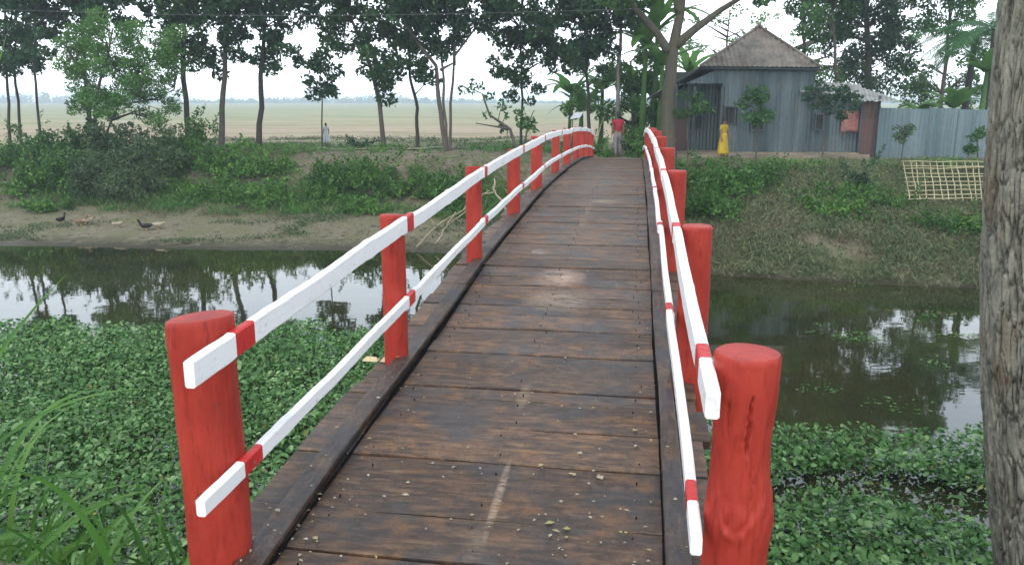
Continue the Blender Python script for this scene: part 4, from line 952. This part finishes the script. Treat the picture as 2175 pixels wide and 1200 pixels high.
mb = MB(); mb.tube([E1+Vector((0, .12, -.06)), E2+Vector((0, .12, -.06))], .05, 6); mb.tube([E1+Vector((0, .12, -.06)), Lf+Vector((0, .12, -.06))], .05, 6); shift(mb.build('eave_beam', M['frame'], None, True))
# low side wing
ze = P(1780, 205, Yw(1780)).z
mb = MB(); corr(mb, wp(1718, .12), wp(1826, .12), ZB, P(1780, 186, 29.8).z, ze+.05); shift(mb.build('wing_wall', M['tin_wall']))
mb = MB(); roofsheet(mb, P(1808, 214, 29.2), P(1905, 216, 29.2), P(1900, 209, 31.6), P(1800, 176, 31.6)); roofsheet(mb, P(1700, 196, 29.6), P(1830, 204, 29.5), P(1830, 180, 31.6), P(1700, 170, 31.6)); shift(mb.build('wing_roof', M['tin_roof_pale']))
mb = MB(); p, p2 = wp(1826, -.1), wp(1858, -.15); corr(mb, p, p2, 2.0, P(1840, 216, 29.7).z, P(1840, 216, 29.7).z, .2); shift(mb.build('door', M['tin_red']))
mb = MB()
for x in (1824, 1860):
    p = wp(x, -.12); mb.box((p[0], p[1], (2+ze)/2), (.07, .08, ze-2+.05))
shift(mb.build('door_frame', M['frame']))
# plinth
mb = MB(); xs = [1425, 1560, 1700, 1828]; 
a, b_ = Vector((*wp(1418, -.5), 0)), Vector((*wp(1826, -.5), 0)); c_, d_ = Vector((*wp(1826, 5), 0)), Vector((*wp(1418, 5), 0))
lo, hi = 1.6, ZB-.01
mb.hexa([(a.x, a.y, lo), (b_.x, b_.y, lo), (c_.x, c_.y, lo), (d_.x, d_.y, lo), (a.x, a.y, hi), (b_.x, b_.y, hi), (c_.x, c_.y, hi), (d_.x, d_.y, hi)])
shift(mb.build('plinth', M['mudwall']))
mb = MB(); a, b_ = Vector((*wp(1440, -1.5), 0)), Vector((*wp(1850, -1.5), 0)); c_, d_ = Vector((*wp(1850, -.52), 0)), Vector((*wp(1440, -.52), 0)); lo, hi = 1.6, 2.13
mb.hexa([(a.x, a.y, lo), (b_.x, b_.y, lo), (c_.x, c_.y, lo), (d_.x, d_.y, lo), (a.x, a.y, hi), (b_.x, b_.y, hi), (c_.x, c_.y, hi), (d_.x, d_.y, hi)])
shift(mb.build('plinth_step', M['mudwall']))
# windows
def window(x0, y0, x1, y1, dy, bars=2, label=None):
    a, b_ = P(x0, y1, Yw(x0)+dy), P(x1, y0, Yw(x1)+dy); Yc = a.y; w_, h_ = b_.x-a.x, b_.z-a.z; cx, cz = (a.x+b_.x)/2, (a.z+b_.z)/2
    mb = MB(); mb.box((cx, Yc+.02, cz), (w_, .05, h_)); o = shift(mb.build('window', M['darkin']))
    mb = MB()
    for sx in (-1, 1): mb.box((cx+sx*(w_/2+.02), Yc-.02, cz), (.05, .1, h_+.1))
    for sz in (-1, 1): mb.box((cx, Yc-.024, cz+sz*(h_/2+.02)), (w_-.01, .09, .05))
    for k_ in range(bars): mb.box((cx-w_/2+w_*(k_+1)/(bars+1), Yc-.02, cz), (.016, .03, h_-.01))
    f = mb.build('frame', M['frame']); f.parent = o
window(1464, 238, 1492, 274, .85, 1); window(1538, 228, 1567, 262, -.03); window(1596, 236, 1624, 276, -.03); window(1731, 244, 1748, 275, .07)
mb = MB(); a, b_ = P(1430, 318, 31), P(1460, 240, 31); mb.box(((a.x+b_.x)/2, 30.98, (a.z+b_.z)/2), (b_.x-a.x, .06, b_.z-a.z)); shift(mb.build('porch_door', M['tin_red']))
# pink cloth hanging on the wing
mb = MB(); n = 10; V = []
a, b_ = P(1790, 236, 29.72), P(1821, 282, 29.72)
for i in range(n+1):
    for j in range(7):
        f, k_ = i/n, j/6; V.append((a.x+(b_.x-a.x)*f, a.y-.03+.02*math.sin(f*9+k_*2), a.z+(b_.z-a.z)*k_*(1-.06*math.sin(f*3.1))))
mb.add(V, [(i*7+j, (i+1)*7+j, (i+1)*7+j+1, i*7+j+1) for i in range(n) for j in range(6)])
o = mb.build('hanging_cloth', M['pink'], None, True); sm = o.modifiers.new('s', 'SOLIDIFY'); sm.thickness = .004
tag(o, 'faded pink cloth hung on the low tin wing of the house', 'cloth')
# fence
fb = onground(1970, 350, 28.9); fence = empty('tin_fence', fb, 'pale blue corrugated tin fence right of the house', 'fence'); finv = -Vector(fb)
def fp(x, Y): p = P(x, 300, Y); return (p.x+finv.x, p.y+finv.y)
zf = P(1970, 231, 28.9).z
for i, (xa, xb) in enumerate(((1862, 1912), (1912, 1968), (1968, 2030), (2030, 2095), (2095, 2175), (2175, 2260))):
    mb = MB(); Ya = 29.4-(xa-1862)*.0032; Yb = 29.4-(xb-1862)*.0032
    tp = [.02, -.01, .015, -.03, 0, .02][i]; corr(mb, fp(xa, Ya-(i % 2)*.03), fp(xb+1, Yb-(i % 2)*.03), P(1970, 352, 28.9).z-.12+finv.z, zf+finv.z+tp, zf+finv.z+tp-.01, .13, .02); mb.build('sheet', M['tin_fence'], fence)
for x in (1862, 1968, 2095):
    mb = MB(); Yp = 29.4-(x-1862)*.0032+.08; p = fp(x, Yp); mb.tube([(p[0], p[1], 1.7+finv.z), (p[0], p[1], zf+.08+finv.z)], .04, 8); mb.build('fence_post', M['frame'], fence, True)

# ------------------------------------------------------------------ bamboo lattice
A0, A1, B1, B0 = PG(1914, 372, .25), PG(2150, 372, .25), PG(2160, 450, .2), PG(1926, 450, .2)
lb = (A0+B0)/2; lat = empty('bamboo_lattice', B0, 'pale bamboo lattice panel lying on the bank below the fence', 'lattice')
for nm, cnt, fl in (('upright_canes', 17, 0), ('cross_canes', 10, 1)):
    mb = MB(); q = random.Random(fl)
    for i in range(cnt):
        f = i/(cnt-1)+q.uniform(-.012, .012)
        if fl == 0: a, b_ = A0.lerp(A1, f), B0.lerp(B1, f+q.uniform(-.02, .02))
        else: a, b_ = A0.lerp(B0, f), A1.lerp(B1, f+q.uniform(-.05, .05))
        a = a+(a-b_)*q.uniform(.0, .06 if fl == 0 else .01); L = [(a.lerp(b_, k_/6)+Vector((q.uniform(-.015, .015), 0, .10+fl*.03+q.uniform(-.015, .015))))-B0 for k_ in range(7)]
        mb.tube(L, .014, 6)
    mb.build(nm, M['cane'], lat, True)
# dry tangled branch under the left rail
def twiggy(name, base, label, paths, r):
    rt = empty(name, base, label, 'dead branch'); mb = MB()
    for pth in paths:
        pts = [Vector(p)-Vector(base) for p in pth]; fine = []
        for i in range(len(pts)-1):
            for k_ in range(4):
                p = pts[i].lerp(pts[i+1], k_/4); fine.append(p+Vector((mnoise.noise(p*5), mnoise.noise(p*5+Vector((9, 0, 0))), mnoise.noise(p*5+Vector((0, 9, 0)))))*.05)
        fine.append(pts[-1]); mb.tube(fine, [r*(1-.6*i/len(fine)) for i in range(len(fine))], 6)
    mb.build('branches', M['twig'], rt, True)
Yt = 22.5
twiggy('dead_branch', P(885, 525, 21.6), 'bare pale dead branch leaning up the bank under the left rail', [[P(885, 525, 21.6), P(925, 480, 22), P(985, 445, 22.5), P(1000, 430, 22.6)], [P(925, 520, 21.6), P(950, 480, 22), P(1000, 440, 22.6)], [P(950, 480, 22), P(968, 450, 22.2)], [P(925, 480, 22), P(905, 455, 22)], [P(1000, 430, 22.6), P(985, 400, 23)], [P(985, 445, 22.5), P(1040, 405, 23)]], .032)
twiggy('looped_branch', P(1080, 465, 21.8), 'curved pale branch looping beside the third left post', [[P(1080, 465, 21.8), P(1070, 430, 22), P(1050, 408, 22.4), P(1022, 415, 22.6)], [P(1050, 408, 22.4), P(1050, 380, 22.8)]], .04)
twiggy('leaning_stick', P(1270, 312, 30), 'pale leaning stick behind the far left rail end', [[P(1266, 312, 30), P(1272, 280, 30), P(1282, 250, 30)]], .03)
twiggy('driftwood', PZ(1905, 575, .1), 'short pale stick on the right shore', [[PZ(1905, 577, .15), P(1915, 548, 19.6)]], .02)
# little white board on a stick beyond the left rail
bp = onground(1214, 300, 31); rt = empty('white_board', bp, 'small tilted white board standing beyond the crest of the left rail', 'board')
mb = MB(); tp = P(1214, 256, 31)-bp; mb.tube([(0, 0, -.1), tuple(tp)], .02, 6); mb.build('stake', M['twig'], rt, True)
mb = MB(); c4 = [P(1210, 254, 31)-bp, P(1232, 250, 31)-bp, P(1240, 238, 31)-bp, P(1220, 240, 31)-bp]; mb.hexa([tuple(v) for v in c4]+[tuple(v+Vector((0, .03, 0))) for v in c4]); mb.build('panel', M['whitecloth'], rt)
# overhead wire
mb = MB(); L = []
for i in range(41):
    f = i/40; x = -500+1900*f; L.append(P(x, -4+22*f+26*math.sin(math.pi*f), 27.5))
mb.tube(L, .006, 5); tag(mb.build('overhead_wire', M['wire']), 'thin wire sagging across the tree tops at upper left', 'wire')

# ------------------------------------------------------------------ people
def skin_obj(name, chains, mtl, parent, sub=2):
    """chains: list of lists of (co, radius); first chain vertex is root; a chain may start with ('at', ci, vi)"""
    V = []; E = []; Rr = []; roots = []; idx = []
    for ch in chains:
        ids = []; prev = None
        for it in ch:
            if it[0] == 'at': prev = idx[it[1]][it[2]]; ids.append(prev); continue
            V.append(it[0]); Rr.append(it[1]); k_ = len(V)-1
            if prev is None: roots.append(k_)
            else: E.append((prev, k_))
            prev = k_; ids.append(k_)
        idx.append(ids)
    me = bpy.data.meshes.new(name); me.from_pydata([tuple(v) for v in V], E, []); me.materials.append(mtl); o = link(name, me, parent)
    sk = o.modifiers.new('skin', 'SKIN'); sk.use_smooth_shade = True
    for i, r_ in enumerate(Rr):
        rr = r_ if hasattr(r_, '__len__') else (r_, r_); me.skin_vertices[0].data[i].radius = rr; me.skin_vertices[0].data[i].use_root = i in roots
    sb = o.modifiers.new('sub', 'SUBSURF'); sb.levels = sub; sb.render_levels = sub; return o
def person(loc, rz, H, label, dress, seed=0, arms=((.0, .0), (.0, .0)), stride=.06):
    k_ = H/1.7; rt = empty('person', loc, label, 'person', rz=rz)
    def v(x, y, z): return (x*k_, y*k_, z*k_)
    # faces -y locally
    arm = []
    hips, chest = v(0, 0, .92), v(0, .0, 1.28)
    body = [[(hips, (.13*k_, .10*k_)), (v(0, 0, 1.08), (.115*k_, .085*k_)), (chest, (.145*k_, .10*k_)), (v(0, .01, 1.40), (.085*k_, .075*k_)), (v(0, 0, 1.46), .052*k_), (v(0, -.005, 1.52), .055*k_), (v(0, -.01, 1.60), (.078*k_, .092*k_)), (v(0, 0, 1.66), (.06*k_, .07*k_))]]
    for sx, (fw, ou) in zip((-1, 1), arms):
        body.append([('at', 0, 2), (v(sx*.17, .0, 1.38), .052*k_), (v(sx*(.21+ou*.3), -fw*.3, 1.12), .042*k_), (v(sx*(.22+ou*.5), -.04-fw, .88+abs(fw)*.3), .030*k_), (v(sx*(.22+ou*.5), -.06-fw*1.15, .80+abs(fw)*.35), (.036*k_, .018*k_))])
        hx, hy, hz = sx*(.22+ou*.5), -.06-fw*1.15, .80+abs(fw)*.35
        for j in range(4): body.append([(v(hx+sx*.004, hy-.028+.018*j, hz), .010*k_), (v(hx+sx*.006, hy-.03+.019*j, hz-.055+.006*abs(j-1.4)), .0085*k_), (v(hx-sx*.006, hy-.03+.019*j, hz-.09+.012*abs(j-1.4)), .007*k_)])
        body.append([(v(hx, hy-.02, hz+.02), .011*k_), (v(hx-sx*.01, hy-.05, hz-.015), .009*k_), (v(hx-sx*.012, hy-.058, hz-.045), .0075*k_)])
    for sx, st in ((-1, stride), (1, -stride)):
        body.append([('at', 0, 0), (v(sx*.09, 0, .84), .085*k_), (v(sx*.095, -st*.6-.02, .48), .058*k_), (v(sx*.095, -st*.5+.03, .30), .052*k_), (v(sx*.095, -st+.02, .09), .036*k_), (v(sx*.097, -st-.03, .04), (.035*k_, .04*k_)), (v(sx*.10, -st-.12, .03), (.035*k_, .022*k_))])
    b_ = skin_obj('body', body, M['skin'], rt)
    mb = MB(); mb.ellipsoid((0, .015*k_, 1.635*k_), (.094*k_, .108*k_, .10*k_), 16, 10)
    for i in range(2): mb.ellipsoid((0, .055*k_, (1.58-.05*i)*k_), ((.085-.015*i)*k_, .062*k_, .08*k_), 12, 8)
    mb.build('hair', M['hair'], rt, True)
    mb = MB()
    for sx in (-1, 1): mb.ellipsoid((sx*.032*k_, -.098*k_, 1.575*k_), (.013*k_, .008*k_, .008*k_), 8, 6)
    mb.build('eyes', M['eye'], rt, True)
    mb = MB(); mb.ellipsoid((0, -.104*k_, 1.548*k_), (.012*k_, .018*k_, .022*k_), 8, 6); mb.ellipsoid((0, -.088*k_, 1.512*k_), (.026*k_, .012*k_, .008*k_), 8, 6)
    for sx in (-1, 1): mb.ellipsoid((sx*.084*k_, .0, 1.565*k_), (.010*k_, .022*k_, .032*k_), 8, 6)
    mb.build('face_features', M['skin'], rt, True)
    def top(mtl, zlow=.90):
        ch = [[(v(0, 0, zlow), (.155*k_, .115*k_)), (v(0, 0, 1.10), (.14*k_, .105*k_)), (v(0, 0, 1.28), (.165*k_, .118*k_)), (v(0, .01, 1.40), (.11*k_, .09*k_)), (v(0, .008, 1.44), (.07*k_, .062*k_))]]
        for sx, (fw, ou) in zip((-1, 1), arms): ch.append([('at', 0, 2), (v(sx*.18, 0, 1.375), .066*k_), (v(sx*(.205+ou*.15), -fw*.15, 1.2), .060*k_)])
        return skin_obj('top', ch, mtl, rt)
    if dress == 'shirt':
        top(M['shirt']).name = 'shirt'
        ch = [[(v(0, 0, .96), (.145*k_, .11*k_)), (v(0, 0, .88), (.15*k_, .115*k_))]]
        for sx, st in ((-1, stride), (1, -stride)): ch.append([('at', 0, 1), (v(sx*.09, 0, .78), .098*k_), (v(sx*.095, -st*.6-.02, .46), .078*k_), (v(sx*.095, -st*.5+.03, .28), .07*k_), (v(sx*.095, -st+.02, .11), .062*k_)])
        skin_obj('trousers', ch, M['trouser'], rt)
    else:
        mtl = M[dress]; top(mtl, 1.0).name = 'bodice'
        mb = MB(); n = 28; V = []
        for i in range(9):
            f = i/8; z = 1.08-.90*f
            for j in range(n):
                a = 2*math.pi*j/n; r_ = (.13+.13*f**.8)*(1+.09*f*math.sin(a*6+1)); V.append(v(r_*math.cos(a), r_*.8*math.sin(a), z))
        mb.add(V, [(i*n+j, i*n+(j+1) % n, (i+1)*n+(j+1) % n, (i+1)*n+j) for i in range(8) for j in range(n)]); o = mb.build('skirt', mtl, rt, True); o.modifiers.new('s', 'SOLIDIFY').thickness = .01
        if dress == 'yellow':
            mb = MB(); V = []
            for i in range(14):
                f = i/13; x = .15*k_-.02*math.sin(f*3)*k_; V += [(x, (.02+.06*math.sin(f*5))*k_, (1.40-.85*f)*k_), (x+.06*k_, (.07+.05*math.sin(f*5+.5))*k_, (1.38-.85*f)*k_)]
            mb.add(V, [(2*i, 2*i+1, 2*i+3, 2*i+2) for i in range(13)]); o = mb.build('scarf', M['orange'], rt, True); o.modifiers.new('s', 'SOLIDIFY').thickness = .012
    return rt
p = BR(29.2, -.25); p.z = ground_at(p.x, p.y); pr = P(1311, 330, 29.6); pr.z = ground_at(pr.x, pr.y)
person(pr, R(186), 1.60, 'person in red shirt and pale trousers walking off the far bridge end', 'shirt', stride=.09)
pg = P(1534, 343, 28.2); pg.z = 2.05
person(pg, R(35), 1.38, 'person in long yellow dress standing before the house', 'yellow', arms=((.05, .02), (.12, .05)), stride=.02)
pf = P(694, 308, 38.0); pf.z = ground_at(pf.x, pf.y)
person(pf, R(200), .98, 'small distant person in pale clothes out in the field', 'whitecloth', stride=.05)

# ------------------------------------------------------------------ ducks
def duck(x, y, z, size, rz, body_m, head_m, label, head_up=True):
    b0 = PG(x, y+10); k_ = size; rt = empty('duck', b0, label, 'duck', 'ducks on the mud flat', rz=rz)
    hz = .30 if head_up else .20
    skin_obj('body', [[((0, 0, .13*k_), (.085*k_, .075*k_)), ((.10*k_, 0, .14*k_), (.075*k_, .07*k_)), ((.155*k_, 0, .19*k_), .042*k_), ((.175*k_, 0, (hz-.05)*k_), .032*k_), ((.195*k_, 0, hz*k_), .038*k_), ((.215*k_, 0, hz*k_), .030*k_)],
                      [('at', 0, 0), ((-.10*k_, 0, .14*k_), (.06*k_, .05*k_)), ((-.18*k_, 0, .17*k_), (.03*k_, .018*k_))]], M[body_m], rt)
    mb = MB(); mb.ellipsoid((.20*k_, 0, hz*k_), (.042*k_, .038*k_, .038*k_), 10, 8); mb.build('head', M[head_m], rt, True)
    mb = MB(); mb.ellipsoid((.258*k_, 0, (hz-.006)*k_), (.035*k_, .017*k_, .009*k_), 8, 6); mb.build('bill', M['bill'], rt, True)
    for sy in (-1, 1):
        mb = MB(); mb.tube([(0, sy*.035*k_, .08*k_), (.01*k_, sy*.035*k_, .01*k_)], .008*k_, 6); mb.box((.025*k_, sy*.035*k_, .006*k_), (.06*k_, .045*k_, .008*k_)); mb.build('leg', M['bill'], rt)
        mb = MB(); mb.ellipsoid((-.02*k_, sy*.072*k_, .145*k_), (.11*k_, .018*k_, .05*k_), 10, 6); mb.build('wing', M[body_m], rt, True)
duck(130, 466, .15, 1.0, R(80), 'feather_black', 'feather_black', 'black duck facing away, leftmost on the mud flat')
duck(172, 470, .15, 1.0, R(10), 'feather_brown', 'feather_brown', 'brown duck beside the leftmost black one')
duck(188, 468, .15, 1.0, R(60), 'feather_cream', 'feather_brown', 'tan duck close behind the brown one', False)
duck(250, 474, .15, .9, R(15), 'feather_cream', 'feather_brown', 'small tan duck with lowered head in the middle of the flock', False)
duck(312, 480, .15, 1.05, R(200), 'feather_black', 'feather_black', 'black duck right beside the cream one')
duck(336, 478, .15, 1.05, R(350), 'feather_cream', 'feather_cream', 'cream duck, rightmost on the mud flat', False)

# ------------------------------------------------------------------ far tree line (one hazy mass)
q = np.random.default_rng(77); C = []
for i in range(420):
    a = -1250+2500*i/420+q.uniform(-3, 3); Yf = q.uniform(820, 940); hh = q.uniform(3, 7)*(1.0+.5*math.sin(i*.11))
    if a < -230: hh *= 1.5
    c = np.array([a, Yf, 2]); m_ = 90
    C.append(c+unit(q.normal(size=(m_, 3)))*np.array([7, 5, hh]) * q.uniform(.3, 1, (m_, 1)))
C = np.concatenate(C); C[:, 2] = np.abs(C[:, 2]-2)+2
tag(quads_mesh('far_wood', leaf_quads(C, 3.4, 2.0, rng=q), M['leaf_mid']), 'far hazy line of trees along the horizon', 'woodland', kind='stuff')

# ------------------------------------------------------------------ haze
mb = MB(); mb.box((0, 520, 6.4), (3400, 1180, 17)); hz_ = mb.build('haze', None if False else [bpy.data.materials.new('haze_air')])
hm = hz_.data.materials[0]; hm.use_nodes = True; t = hm.node_tree; t.nodes.clear()
pv = t.nodes.new('ShaderNodeVolumePrincipled'); pv.inputs['Color'].default_value = (.82, .95, 1, 1); pv.inputs['Density'].default_value = .0014
ot = t.nodes.new('ShaderNodeOutputMaterial'); t.links.new(pv.outputs[0], ot.inputs['Volume'])
tag(hz_, 'pale humid haze over the far fields', 'haze', kind='stuff')
